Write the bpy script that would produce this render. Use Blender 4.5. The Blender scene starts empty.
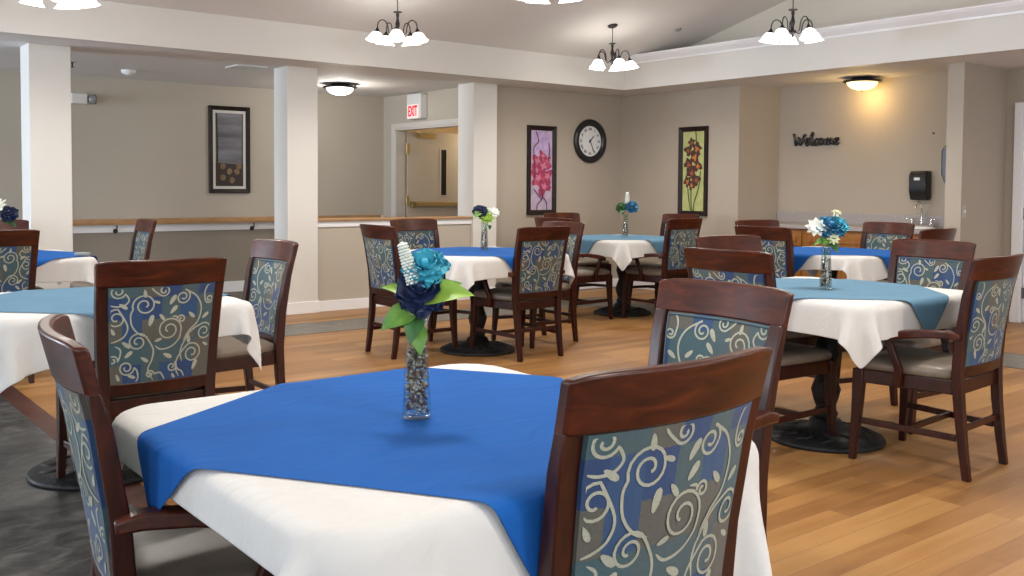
import bpy, bmesh, math, random
import numpy as np
from mathutils import Vector, Matrix
random.seed(7); np.random.seed(7)
PI = math.pi
sc = bpy.context.scene
COL = sc.collection

# ------------------------------------------------------------------ materials
MATS = {}
def mat(name, color=(.5,.5,.5), rough=.5, metal=0., **kw):
    if name in MATS: return MATS[name]
    m = bpy.data.materials.new(name); m.use_nodes = True
    b = m.node_tree.nodes['Principled BSDF']
    b.inputs['Base Color'].default_value = (*color, 1)
    b.inputs['Roughness'].default_value = rough
    b.inputs['Metallic'].default_value = metal
    for k, v in kw.items():
        b.inputs[k.replace('_', ' ')].default_value = v
    MATS[name] = m
    return m
def N(m, t, **kw):
    n = m.node_tree.nodes.new(t)
    for k, v in kw.items(): setattr(n, k, v)
    return n
def L(m, a, b): m.node_tree.links.new(a, b)
def bsdf(m): return m.node_tree.nodes['Principled BSDF']
def mapped(m, scale, rot=(0,0,0), coord='Object'):
    tc = N(m, 'ShaderNodeTexCoord'); mp = N(m, 'ShaderNodeMapping')
    mp.inputs['Scale'].default_value = scale; mp.inputs['Rotation'].default_value = rot
    L(m, tc.outputs[coord], mp.inputs['Vector']); return mp.outputs['Vector']
def ramp(m, fac, stops, interp='LINEAR'):
    r = N(m, 'ShaderNodeValToRGB'); r.color_ramp.interpolation = interp
    while len(r.color_ramp.elements) < len(stops): r.color_ramp.elements.new(.5)
    for e, (p, c) in zip(r.color_ramp.elements, stops): e.position = p; e.color = (*c, 1)
    L(m, fac, r.inputs['Fac']); return r.outputs['Color']
def noise(m, vec, scale, detail=3, rough=.5):
    n = N(m, 'ShaderNodeTexNoise'); n.inputs['Scale'].default_value = scale
    n.inputs['Detail'].default_value = detail; n.inputs['Roughness'].default_value = rough
    L(m, vec, n.inputs['Vector']); return n.outputs['Fac']
def bump(m, h, strength=.2, dist=.002):
    b = N(m, 'ShaderNodeBump'); b.inputs['Strength'].default_value = strength
    b.inputs['Distance'].default_value = dist
    L(m, h, b.inputs['Height']); L(m, b.outputs['Normal'], bsdf(m).inputs['Normal'])
def noisy(name, c1, c2, scale=4, rough=.6, vscale=(1,1,1), bstr=0, bscale=200, bdist=.001, detail=4, **kw):
    if name in MATS: return MATS[name]
    m = mat(name, c1, rough, **kw)
    v = mapped(m, vscale)
    L(m, ramp(m, noise(m, v, scale, detail), [(.3, c1), (.7, c2)]), bsdf(m).inputs['Base Color'])
    if bstr: bump(m, noise(m, v, bscale, 2), bstr, bdist)
    return m

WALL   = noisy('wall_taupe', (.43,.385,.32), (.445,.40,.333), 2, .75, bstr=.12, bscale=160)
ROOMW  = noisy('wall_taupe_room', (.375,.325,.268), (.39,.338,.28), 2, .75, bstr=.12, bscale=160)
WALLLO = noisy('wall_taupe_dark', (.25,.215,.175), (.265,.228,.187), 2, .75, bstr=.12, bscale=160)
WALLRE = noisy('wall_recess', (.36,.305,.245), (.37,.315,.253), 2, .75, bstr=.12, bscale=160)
CREAM  = noisy('paint_cream', (.655,.635,.60), (.67,.65,.615), 2, .6, bstr=.08, bscale=160)
CEIL   = noisy('ceiling_paint', (.73,.71,.69), (.75,.73,.71), 1.5, .8, bstr=.25, bscale=90, bdist=.003)
WHITE  = mat('white_trim', (.80,.80,.82), .35)
GABLE  = noisy('paint_gable', (.62,.58,.51), (.64,.60,.53), 2, .7)

def wood(name, dark, mid, light, rough=.28, coat=.35, sc_=(3,3,.6)):
    m = mat(name, mid, rough); bsdf(m).inputs['Coat Weight'].default_value = coat
    bsdf(m).inputs['Coat Roughness'].default_value = .15
    v = mapped(m, sc_)
    n = N(m, 'ShaderNodeTexNoise'); n.inputs['Scale'].default_value = 9; n.inputs['Detail'].default_value = 6
    n.inputs['Distortion'].default_value = 1.2; L(m, v, n.inputs['Vector'])
    L(m, ramp(m, n.outputs['Fac'], [(.25, dark), (.5, mid), (.8, light)]), bsdf(m).inputs['Base Color'])
    bump(m, n.outputs['Fac'], .08, .001)
    bsdf(m).inputs['Specular IOR Level'].default_value = .32
    return m
MAHOG  = wood('mahogany', (.012,.0024,.0012), (.028,.0048,.0020), (.055,.0095,.0034), rough=.34, coat=.06)
MAHOGX = wood('mahogany_rail', (.018,.0034,.0015), (.045,.0080,.0028), (.090,.0175,.005), rough=.34, coat=.08, sc_=(.8,3,4))
OAK    = wood('oak_cabinet', (.20,.075,.016), (.27,.11,.025), (.34,.15,.04), rough=.4, coat=.15)
RAILW  = wood('oak_rail', (.28,.15,.06), (.38,.21,.09), (.45,.27,.13), rough=.45, coat=.1, sc_=(.5,3,3))

def floor_mat():
    m = mat('wood_laminate', (.4,.2,.08), .42)
    bsdf(m).inputs['Specular IOR Level'].default_value = .35
    tc = N(m, 'ShaderNodeTexCoord')
    br = N(m, 'ShaderNodeTexBrick', offset=.37, offset_frequency=3)
    br.inputs['Scale'].default_value = 1; br.inputs['Brick Width'].default_value = 1.25
    br.inputs['Row Height'].default_value = .098; br.inputs['Mortar Size'].default_value = .0011
    br.inputs['Mortar Smooth'].default_value = .2; br.inputs['Bias'].default_value = 0
    br.inputs['Color1'].default_value = (0,0,0,1); br.inputs['Color2'].default_value = (1,1,1,1)
    br.inputs['Mortar'].default_value = (.5,.5,.5,1)
    L(m, tc.outputs['Object'], br.inputs['Vector'])
    # grain running along X, shifted per plank
    mul = N(m, 'ShaderNodeVectorMath', operation='MULTIPLY'); mul.inputs[1].default_value = (.9, 11, 1)
    L(m, tc.outputs['Object'], mul.inputs[0])
    add = N(m, 'ShaderNodeVectorMath', operation='ADD'); L(m, mul.outputs[0], add.inputs[0])
    sc3 = N(m, 'ShaderNodeVectorMath', operation='SCALE'); sc3.inputs['Scale'].default_value = 17
    L(m, br.outputs['Color'], sc3.inputs[0]); L(m, sc3.outputs[0], add.inputs[1])
    n1 = noise(m, add.outputs[0], 1.6, 6, .6)
    mix = N(m, 'ShaderNodeMath', operation='MULTIPLY_ADD'); mix.inputs[1].default_value = .42
    L(m, br.outputs['Color'], mix.inputs[0])
    m2 = N(m, 'ShaderNodeMath', operation='MULTIPLY'); m2.inputs[1].default_value = .62
    L(m, n1, m2.inputs[0]); L(m, m2.outputs[0], mix.inputs[2])
    c = ramp(m, mix.outputs[0], [(.12, (.15,.064,.019)), (.36, (.255,.117,.036)), (.58, (.33,.163,.053)), (.88, (.42,.235,.084))])
    mx = N(m, 'ShaderNodeMixRGB'); mx.inputs[2].default_value = (.16,.07,.03,1)
    L(m, br.outputs['Fac'], mx.inputs[0]); L(m, c, mx.inputs[1])
    L(m, mx.outputs[0], bsdf(m).inputs['Base Color'])
    bump(m, n1, .06, .001)
    return m
FLOOR = floor_mat()
def slate(name, c1, c2, c3, rough):
    m = mat(name, c1, rough)
    v = mapped(m, (1, 1.6, 1))
    n = N(m, 'ShaderNodeTexNoise'); n.inputs['Scale'].default_value = 6; n.inputs['Detail'].default_value = 9
    n.inputs['Roughness'].default_value = .65; n.inputs['Distortion'].default_value = 1.5
    L(m, v, n.inputs['Vector'])
    L(m, ramp(m, n.outputs['Fac'], [(.38, c1), (.5, c2), (.68, c3)]), bsdf(m).inputs['Base Color'])
    bump(m, n.outputs['Fac'], .15, .003)
    return m
SLATE = slate('slate_vinyl', (.020,.021,.021), (.045,.045,.044), (.11,.11,.105), .36)
STRIP = slate('grey_strip', (.10,.093,.08), (.135,.127,.11), (.175,.165,.143), .4)
REDST = wood('mahogany_floor_strip', (.05,.018,.014), (.075,.028,.02), (.10,.04,.028), rough=.35, coat=.1, sc_=(3,.5,3))
HALLC = noisy('hall_carpet', (.13,.115,.10), (.17,.15,.13), 60, .95)

def cloth_mat(name, c, c2, rough=.85, sheen=.3):
    m = mat(name, c, rough); bsdf(m).inputs['Sheen Weight'].default_value = sheen
    v = mapped(m, (1,1,1))
    f = noise(m, v, 5, 5, .55)
    L(m, ramp(m, f, [(.35, c), (.7, c2)]), bsdf(m).inputs['Base Color'])
    # soft creases
    w = N(m, 'ShaderNodeTexNoise'); w.inputs['Scale'].default_value = 4.5; w.inputs['Detail'].default_value = 3
    w.inputs['Distortion'].default_value = 2.0; L(m, mapped(m, (1, 2.6, 1), (0,0,.5)), w.inputs['Vector'])
    bump(m, w.outputs['Fac'], .5, .012)
    bsdf(m).inputs['Specular IOR Level'].default_value = .2
    return m
LINEN = cloth_mat('white_linen', (.555,.545,.53), (.585,.575,.56))
BLUE  = cloth_mat('royal_blue_cloth', (.007,.083,.325), (.008,.094,.36), .9, .0)
TEAL  = cloth_mat('teal_cloth', (.10,.21,.315), (.112,.23,.34), .9, .0)

def fabric_mat(seed):
    m = mat('upholstery_%d' % seed, (.1,.15,.2), .8)
    bsdf(m).inputs['Sheen Weight'].default_value = .15
    tc = N(m, 'ShaderNodeTexCoord')
    ns = N(m, 'ShaderNodeTexNoise'); ns.inputs['Scale'].default_value = 40; L(m, tc.outputs['UV'], ns.inputs['Vector'])
    s = N(m, 'ShaderNodeVectorMath', operation='MULTIPLY_ADD'); s.inputs[1].default_value = (5.6, 4.3, 1)
    s.inputs[2].default_value = (seed * 5.3, seed * 2.1, 0); L(m, tc.outputs['UV'], s.inputs[0])
    j = N(m, 'ShaderNodeVectorMath', operation='MULTIPLY_ADD'); j.inputs[1].default_value = (.12,.12,0)
    L(m, ns.outputs['Color'], j.inputs[0]); L(m, s.outputs[0], j.inputs[2])
    fl = N(m, 'ShaderNodeVectorMath', operation='FLOOR'); L(m, j.outputs[0], fl.inputs[0])
    wn = N(m, 'ShaderNodeTexWhiteNoise', noise_dimensions='2D'); L(m, fl.outputs[0], wn.inputs['Vector'])
    c = ramp(m, wn.outputs['Value'], [(0, (.012,.040,.125)), (.26, (.045,.080,.092)), (.50, (.085,.080,.066)), (.68, (.035,.080,.095)), (.86, (.016,.055,.14))], 'CONSTANT')
    mx = N(m, 'ShaderNodeMixRGB', blend_type='MULTIPLY'); mx.inputs[0].default_value = .5
    L(m, c, mx.inputs[1])
    fine = noise(m, mapped(m, (1,1,1)), 300, 2)
    L(m, ramp(m, fine, [(.3, (.55,.55,.55)), (.7, (1,1,1))]), mx.inputs[2])
    L(m, mx.outputs[0], bsdf(m).inputs['Base Color'])
    bump(m, fine, .3, .001)
    return m
FABA, FABB = fabric_mat(1), fabric_mat(2)
VINE   = noisy('vine_thread', (.27,.275,.215), (.36,.36,.285), 250, .8)
PIPE   = mat('piping_cord', (.06,.10,.13), .7)
SEATM  = noisy('taupe_vinyl', (.155,.125,.095), (.185,.15,.115), 12, .38, bstr=.15, bscale=120)
IRON   = noisy('cast_iron', (.005,.005,.006), (.011,.011,.012), 30, .55, Specular_IOR_Level=.3, bstr=.6, bscale=28, bdist=.01)
BRONZE = mat('oil_rubbed_bronze', (.035,.032,.035), .35, .7)
BLACKP = mat('black_plastic', (.008,.008,.009), .3)
CHROME = mat('chrome', (.75,.75,.76), .12, 1.)
BRASS  = mat('aged_brass', (.55,.42,.20), .4, .8)
def thin_glass(name, ior, tint):
    m = mat(name, tint, .02); nt = m.node_tree
    tr = N(m, 'ShaderNodeBsdfTransparent'); tr.inputs[0].default_value = (*tint, 1)
    gl = N(m, 'ShaderNodeBsdfGlossy'); gl.inputs['Roughness'].default_value = .03
    lw = N(m, 'ShaderNodeLayerWeight'); lw.inputs['Blend'].default_value = .5
    pw = N(m, 'ShaderNodeMath', operation='POWER'); pw.inputs[1].default_value = 3; L(m, lw.outputs['Facing'], pw.inputs[0])
    fr = N(m, 'ShaderNodeMath', operation='MULTIPLY_ADD'); fr.inputs[1].default_value = .6; fr.inputs[2].default_value = (ior-1)*.09
    L(m, pw.outputs[0], fr.inputs[0])
    mx = N(m, 'ShaderNodeMixShader'); L(m, fr.outputs[0], mx.inputs[0]); L(m, tr.outputs[0], mx.inputs[1]); L(m, gl.outputs[0], mx.inputs[2])
    L(m, mx.outputs[0], nt.nodes['Material Output'].inputs['Surface']); return m
GLASS  = thin_glass('clear_glass', 1.45, (.93,.96,.95))
FRAMED = noisy('dark_frame', (.012,.008,.007), (.026,.016,.012), 20, .45, Specular_IOR_Level=.2)
PORC   = mat('porcelain', (.8,.8,.8), .15)
LAMINATE = noisy('grey_laminate', (.25,.22,.21), (.36,.33,.32), 90, .4)
LEAFM  = noisy('silk_leaf', (.05,.17,.02), (.16,.32,.05), 30, .5)
LEAFD  = noisy('silk_leaf_dark', (.015,.07,.02), (.04,.14,.03), 30, .5)
LEAFL  = noisy('silk_leaf_lime', (.15,.29,.03), (.24,.38,.05), 30, .5)
STEMM  = mat('silk_stem', (.05,.16,.03), .5)
ROSET  = noisy('petal_teal', (.02,.27,.40), (.06,.42,.55), 20, .65)
ROSEN  = noisy('petal_navy', (.004,.010,.045), (.010,.024,.085), 20, .65)
ROSEB  = noisy('petal_blue', (.008,.10,.22), (.03,.20,.36), 20, .65)
PETW   = noisy('petal_white', (.62,.66,.58), (.78,.8,.74), 20, .65)
PEB    = noisy('potpourri', (.06,.03,.025), (.36,.31,.26), 90, .5, detail=1)

def glow(name, color, strength):
    m = mat(name, color, .4)
    bsdf(m).inputs['Emission Color'].default_value = (*color, 1)
    bsdf(m).inputs['Emission Strength'].default_value = strength
    return m
SHADE  = glow('frosted_shade_lit', (1,.965,.90), 4.0)
DOMEW  = glow('frosted_dome_lit', (1,.97,.90), 3.0)
DOMEY  = glow('amber_dome_lit', (1,.77,.36), 2.2)

# ------------------------------------------------------------------ object helpers
def link(name, me, m=None, parent=None, smooth=False, bevel=0, loc=None, rot=None, kind=None):
    if isinstance(me, bmesh.types.BMesh):
        bm = me; me = bpy.data.meshes.new(name); bm.normal_update(); bm.to_mesh(me); bm.free()
    if m is not None:
        for mm in (m if isinstance(m, (list, tuple)) else [m]): me.materials.append(mm)
    if smooth:
        for p in me.polygons: p.use_smooth = True
        if smooth != 'all': me.set_sharp_from_angle(angle=math.radians(40))
    o = bpy.data.objects.new(name, me); COL.objects.link(o)
    if parent: o.parent = parent
    if loc: o.location = loc
    if rot: o.rotation_euler = rot
    if bevel:
        b = o.modifiers.new('bevel', 'BEVEL'); b.width = bevel; b.segments = 2; b.limit_method = 'ANGLE'
    if kind: o['kind'] = kind
    return o
def thing(name, label, cat, loc=(0,0,0), rz=0, group=None):
    o = bpy.data.objects.new(name, None); COL.objects.link(o); o.empty_display_size = .1
    o.location = loc; o.rotation_euler = (0, 0, rz)
    return tag(o, label, cat, group)
def tag(o, label, cat, group=None):
    o['label'] = label; o['category'] = cat
    if group: o['group'] = group
    return o
def copy_tree(o, parent=None):
    c = o.copy(); COL.objects.link(c)
    if parent: c.parent = parent
    for ch in [x for x in o.children]: copy_tree(ch, c)
    return c
def box(bm, x0, x1, y0, y1, z0, z1, mi=0):
    vs = [bm.verts.new((x, y, z)) for z in (z0, z1) for y in (y0, y1) for x in (x0, x1)]
    for f in ((0,2,3,1), (4,5,7,6), (0,1,5,4), (2,6,7,3), (0,4,6,2), (1,3,7,5)):
        bm.faces.new([vs[i] for i in f]).material_index = mi
    return bm
def prism(bm, poly, axis, a, b, mi=0):
    """poly in the plane perpendicular to axis, extruded from a to b"""
    def P(u, v, w):
        return {'x': (w, u, v), 'y': (u, w, v), 'z': (u, v, w)}[axis]
    A = [bm.verts.new(P(u, v, a)) for u, v in poly]; B = [bm.verts.new(P(u, v, b)) for u, v in poly]
    n = len(poly)
    fs = [bm.faces.new(A), bm.faces.new(B[::-1])]
    for i in range(n): fs.append(bm.faces.new((A[i], B[i], B[(i+1) % n], A[(i+1) % n])))
    for f in fs: f.material_index = mi
    bmesh.ops.recalc_face_normals(bm, faces=fs)
    return bm
def lathe(bm, prof, n=24, cx=0, cy=0, mi=0, M=None, close=False):
    rings = []
    for r, z in prof:
        rings.append([bm.verts.new((M @ Vector((cx + r*math.cos(2*PI*i/n), cy + r*math.sin(2*PI*i/n), z))) if M else
                      (cx + r*math.cos(2*PI*i/n), cy + r*math.sin(2*PI*i/n), z)) for i in range(n)])
    fs = []
    for a, b in zip(rings, rings[1:]):
        for i in range(n): fs.append(bm.faces.new((a[i], a[(i+1) % n], b[(i+1) % n], b[i])))
    if close:
        for i in range(n): fs.append(bm.faces.new((rings[-1][i], rings[-1][(i+1) % n], rings[0][(i+1) % n], rings[0][i])))
    else:
        if prof[0][0] > 1e-4: fs.append(bm.faces.new(rings[0][::-1]))
        if prof[-1][0] > 1e-4: fs.append(bm.faces.new(rings[-1]))
    for f in fs: f.material_index = mi
    bmesh.ops.remove_doubles(bm, verts=[v for r in (rings[0], rings[-1]) for v in r], dist=1e-5)
    return bm
def tube(bm, pts, r, n=8, mi=0, flat=None):
    """round (or rectangular when flat=(w,h)) tube along points; r may be a list"""
    pts = [Vector(p) for p in pts]; k = len(pts)
    rs = r if isinstance(r, (list, tuple)) else [r]*k
    rings = []
    ref = None
    for i, p in enumerate(pts):
        t = (pts[min(i+1, k-1)] - pts[max(i-1, 0)]).normalized()
        if flat:
            up = Vector((0,0,1)) if abs(t.z) < .9 else Vector((0,1,0))
            s = t.cross(up).normalized(); u = s.cross(t).normalized()
            w, h = flat[0]*rs[i]/2, flat[1]*rs[i]/2
            rings.append([bm.verts.new(p + s*a*w + u*b*h) for a, b in ((-1,-1), (1,-1), (1,1), (-1,1))])
        else:
            if ref is None: ref = Vector((0,0,1)) if abs(t.z) < .9 else Vector((1,0,0))
            s = t.cross(ref).normalized(); u = s.cross(t).normalized(); ref = u
            rings.append([bm.verts.new(p + (s*math.cos(2*PI*j/n) + u*math.sin(2*PI*j/n))*rs[i]) for j in range(n)])
    fs = []
    m_ = len(rings[0])
    for a, b in zip(rings, rings[1:]):
        for j in range(m_): fs.append(bm.faces.new((a[j], a[(j+1) % m_], b[(j+1) % m_], b[j])))
    fs.append(bm.faces.new(rings[0][::-1])); fs.append(bm.faces.new(rings[-1]))
    for f in fs: f.material_index = mi
    bmesh.ops.recalc_face_normals(bm, faces=fs)
    return bm
def post(bm, path):
    """square section swept up a path of (x, y, z, wx, wy)"""
    rings = [[bm.verts.new((x+a*wx/2, y+b*wy/2, z)) for a, b in ((-1,-1), (1,-1), (1,1), (-1,1))] for x, y, z, wx, wy in path]
    for a, b in zip(rings, rings[1:]):
        for j in range(4): bm.faces.new((a[j], a[(j+1) % 4], b[(j+1) % 4], b[j]))
    bm.faces.new(rings[0][::-1]); bm.faces.new(rings[-1])
    return bm
def BM(): return bmesh.new()
def sbox(name, m, dims, kind='structure', bevel=0, parent=None):
    return link(name, box(BM(), *dims), m, parent, bevel=bevel, kind=kind)
def text_bm(bm, body, size, M, depth=.002, mi=0, align='CENTER', offset=0):
    cu = bpy.data.curves.new('t', 'FONT'); cu.body = body; cu.size = size; cu.extrude = depth/2
    cu.align_x = align; cu.align_y = 'CENTER'; cu.resolution_u = 3; cu.offset = offset
    o = bpy.data.objects.new('t', cu); COL.objects.link(o)
    bpy.context.view_layer.update()
    me = bpy.data.meshes.new_from_object(o.evaluated_get(bpy.context.evaluated_depsgraph_get()))
    me.transform(M); n0 = len(bm.faces); bm.from_mesh(me); bm.faces.ensure_lookup_table()
    for f in bm.faces[n0:]: f.material_index = mi
    bpy.data.objects.remove(o); bpy.data.curves.remove(cu); bpy.data.meshes.remove(me)
    return bm

# ------------------------------------------------------------------ camera
cam = bpy.data.cameras.new('camera'); camo = bpy.data.objects.new('camera', cam); COL.objects.link(camo)
yaw, pitch, roll = math.radians(38.329), math.radians(2.4085), math.radians(.3784)
A_ = Matrix(((math.cos(yaw), -math.sin(yaw), 0), (0,0,-1), (math.sin(yaw), math.cos(yaw), 0)))
P_ = Matrix(((1,0,0), (0, math.cos(pitch), -math.sin(pitch)), (0, math.sin(pitch), math.cos(pitch))))
R_ = Matrix(((math.cos(roll), -math.sin(roll), 0), (math.sin(roll), math.cos(roll), 0), (0,0,1)))
W = R_ @ P_ @ A_
X, D, F = Vector(W[0]), Vector(W[1]), Vector(W[2])
cm = Matrix((X, -D, -F)).transposed().to_4x4(); cm.translation = (0, 0, 1.25)
camo.matrix_world = cm
cam.sensor_width = 36; cam.lens = 970.62/1024*36; cam.shift_y = -60.75/1024
cam.clip_start = .05; cam.clip_end = 60
sc.camera = camo

# ------------------------------------------------------------------ room shell
ZS = 2.385                      # soffit height
XL, YB = -4.0, -3.5             # left and back walls
# floors
sbox('floor', FLOOR, (1.27, 9.5, YB, 8.66, -.1, 0))
sbox('floor.001', SLATE, (XL, 1.16, YB, 8.66, -.1, 0))
sbox('trim_1', REDST, (1.16, 1.27, YB, 8.66, -.1, .0015))
b = box(BM(), 1.27, 7.56, 7.43, 8.0, -.05, .0012); link('trim_2', b, STRIP, kind='structure')
b = box(BM(), 6.98, 7.56, YB, 7.43, -.05, .0012); link('trim_3', b, STRIP, kind='structure')
b = BM()
for a in ((1.27,7.56,7.405,7.43), (1.27,7.585,8.0,8.025), (6.955,6.98,YB,7.405), (7.56,7.585,YB,8.0)): box(b, *a, -.05, .0015)
link('trim_4', b, REDST, kind='structure')
sbox('floor.002', HALLC, (XL, 9.2, 8.66, 11.7, -.1, 0))
# soffit ceilings (over hall and around the room) and beams
sbox('ceiling', CEIL, (XL, 8.1, 8.25, 11.0, ZS, ZS+.06))
b = box(BM(), 8.2, 9.5, YB, 11.0, ZS, ZS+.06); box(b, 8.1, 8.2, 8.25, 11.0, ZS, ZS+.06); link('ceiling.001', b, CEIL, kind='structure')
sbox('wall_beam_left', CREAM, (XL, 8.1, 8.15, 8.25, ZS, 2.72))
sbox('wall_beam_right', CREAM, (8.1, 8.2, YB, 8.25, ZS, 2.764))
sbox('trim_5', CREAM, (8.2, 8.53, YB, 8.25, 2.70, 2.764))
# crown moulding on the right beam
prof = [(8.1,2.672),(8.088,2.672),(8.085,2.69),(8.07,2.70),(8.055,2.722),(8.035,2.735),(8.03,2.75),(8.02,2.752),(8.02,2.768),(8.1,2.768)]
link('trim_6', prism(BM(), prof, 'y', YB, 8.15), WHITE, kind='structure', smooth=True)
# sloped ceiling
SL = .2546
YR = 2.6; ZR = 2.70 + SL*(8.17-YR)
poly = [(8.17,2.70),(YR,ZR),(YB-.1, ZR-SL*(YR-YB+.1)),(YB-.1, ZR-SL*(YR-YB+.1)+.08),(YR,ZR+.08),(8.17,2.78)]
link('ceiling.002', prism(BM(), poly, 'x', XL, 8.53), CEIL, kind='structure')
poly = [(8.2,2.7),(8.17,2.72),(YR,ZR+.02),(YB, ZR-SL*(YR-YB)+.02),(YB,2.7)]
link('wall_gable_right', prism(BM(), poly, 'x', 8.53, 8.6), GABLE, kind='structure')
# walls
sbox('wall_clock', ROOMW, (6.58, 8.65, 8.75, 8.85, 0, ZS))
sbox('wall_right', ROOMW, (8.65, 8.75, 6.98, 8.85, 0, ZS))
link('wall_recess_side', prism(BM(), [(8.65,6.90),(9.2,6.775),(9.3,6.775),(9.3,6.98),(8.65,6.98)], 'z', 0, ZS), ROOMW, kind='structure')
sbox('wall_recess', WALLRE, (9.2, 9.3, 4.45, 6.775, 0, ZS))
sbox('wall_stub', ROOMW, (8.57, 9.2, 4.34, 4.49, 0, ZS))
# right wall beyond the stub, with a door opening (Y 3.30..4.20, z 2.03)
b = BM(); box(b, 9.4, 9.5, 4.18, 4.34, 0, ZS); box(b, 9.4, 9.5, YB, 3.28, 0, ZS); box(b, 9.4, 9.5, 3.28, 4.18, 2.02, ZS)
box(b, 9.2, 9.5, 4.34, 4.44, 0, ZS)
link('wall_door_side', b, ROOMW, kind='structure')
# hall
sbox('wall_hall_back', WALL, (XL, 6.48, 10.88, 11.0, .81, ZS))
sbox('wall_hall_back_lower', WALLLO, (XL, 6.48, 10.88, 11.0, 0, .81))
b = BM(); box(b, 6.48, 6.58, 8.80, 9.00, 0, ZS); box(b, 6.48, 6.58, 10.57, 11.0, 0, ZS); box(b, 6.48, 6.58, 9.00, 10.57, 1.96, ZS)
link('wall_hall_end', b, WALL, kind='structure')
# room beyond the exit door
BEY = mat('room_beyond_paint', (.55,.42,.26), .7)
b = BM(); box(b, 6.58, 9.2, 11.6, 11.7, 0, ZS); box(b, 9.1, 9.2, 8.9, 11.6, 0, ZS); box(b, 6.58, 9.1, 8.9, 11.6, 2.3, ZS)
link('wall_beyond', b, BEY, kind='structure')
# half wall between columns
sbox('wall_half', WALL, (4.40, 6.28, 8.67, 8.80, 0, .86))
sbox('trim_7', WHITE, (4.40, 6.28, 8.655, 8.815, .835, .893), bevel=.004)
sbox('trim_8', RAILW, (4.40, 6.28, 8.63, 8.84, .893, .918), bevel=.006)
# outer walls, with window openings
def wall_with_holes(name, axis, a0, a1, u0, u1, z0, z1, holes, m):
    b = BM(); us = u0
    for (h0, h1, hz0, hz1) in holes:
        for (p, q, r, s) in ((us, h0, z0, z1), (h0, h1, z0, hz0), (h0, h1, hz1, z1)):
            if axis == 'x': box(b, a0, a1, p, q, r, s)
            else: box(b, p, q, a0, a1, r, s)
        us = h1
    if axis == 'x': box(b, a0, a1, us, u1, z0, z1)
    else: box(b, us, u1, a0, a1, z0, z1)
    return link(name, b, m, kind='structure')
holesL = [(-2.4, .2, .7, 2.25), (1.6, 4.2, .7, 2.25), (5.2, 7.6, .7, 2.25), (9.0, 10.6, .7, 2.25)]
holesB = [(-2.8, -.6, .7, 2.25), (1.0, 3.6, .7, 2.25), (4.8, 7.4, .7, 2.25)]
wall_with_holes('wall_left', 'x', XL-.12, XL, YB, 11.0, 0, 4.2, holesL, WALL)
wall_with_holes('wall_back', 'y', YB-.12, YB, XL, 9.5, 0, 2.66, holesB, WALL)
WINGL = thin_glass('window_glass', 1.3, (.95,.97,1))
def window(i, axis, h, power, color=(.90,.95,1.0)):
    u0, u1, z0, z1 = h; b = BM(); g = BM(); t = .05
    def bx(bm_, p, q, r, s, d0, d1):
        if axis == 'x': box(bm_, XL-.12+d0, XL-.12+d1, p, q, r, s)
        else: box(bm_, p, q, YB-.12+d0, YB-.12+d1, r, s)
    for p, q, r, s in ((u0,u0+t,z0,z1), (u1-t,u1,z0,z1), (u0,u1,z0,z0+t), (u0,u1,z1-t,z1), ((u0+u1)/2-.02,(u0+u1)/2+.02,z0,z1)): bx(b, p, q, r, s, .03, .09)
    bx(b, u0-.03, u1+.03, z0-.03, z0, .1, .2)
    w = link('window_%d' % i, b, WHITE, kind='structure')
    bx(g, u0+t, u1-t, z0+t, z1-t, .05, .056); link('pane', g, WINGL, w)
    la = bpy.data.lights.new('daylight_%d' % i, 'AREA'); la.shape = 'RECTANGLE'; la.size = u1-u0-.1; la.size_y = z1-z0-.1
    la.energy = power; la.color = color if i != 4 else (.72,.84,1)
    lo = bpy.data.objects.new('daylight_%d' % i, la); COL.objects.link(lo)
    if axis == 'x': lo.location = (XL-.02, (u0+u1)/2, (z0+z1)/2); lo.rotation_euler = (PI/2, 0, -PI/2)
    else: lo.location = ((u0+u1)/2, YB-.02, (z0+z1)/2); lo.rotation_euler = (PI/2, 0, 0)
    return lo
WIN = []
for i, h in enumerate(holesL): WIN.append(window(i+1, 'x', h, 135 if i < 3 else 320))
for i, h in enumerate(holesB): WIN.append(window(i+5, 'y', h, 80))
for lo in WIN:   # make sure that they shine into the room
    d = Vector((1,0,0)) if abs(lo.location.x - (XL-.02)) < .01 else Vector((0,1,0))
    lo.rotation_euler = d.to_track_quat('-Z', 'Z').to_euler()

# columns, each with a baseboard
for i, x in enumerate((1.825, 4.08, 6.28)):
    sbox('wall_column' + ('' if i == 0 else '.%03d' % i), CREAM, (x, x+.32, 8.63, 8.93, 0, ZS), bevel=.004)
    b = BM(); box(b, x-.014, x+.334, 8.616, 8.944, 0, .115)
    link('baseboard_column' + ('' if i == 0 else '.%03d' % i), b, WHITE, kind='structure', bevel=.004)
def baseboard(name, *dims): return sbox(name, WHITE, dims, bevel=.003)
baseboard('baseboard_half_wall', 4.42, 6.26, 8.654, 8.668, 0, .105)
baseboard('baseboard_clock_wall', 6.62, 8.65, 8.734, 8.749, 0, .105)
baseboard('baseboard_right', 8.634, 8.649, 6.90, 8.74, 0, .105)
baseboard('baseboard_hall', XL, 6.47, 10.864, 10.879, 0, .125)
baseboard('baseboard_stub', 8.556, 8.57, 4.326, 4.49, 0, .105)
baseboard('baseboard_stub_side', 8.556, 9.2, 4.326, 4.34, 0, .105)
baseboard('baseboard_door_side', 9.386, 9.4, YB, 3.2, 0, .105)

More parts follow.
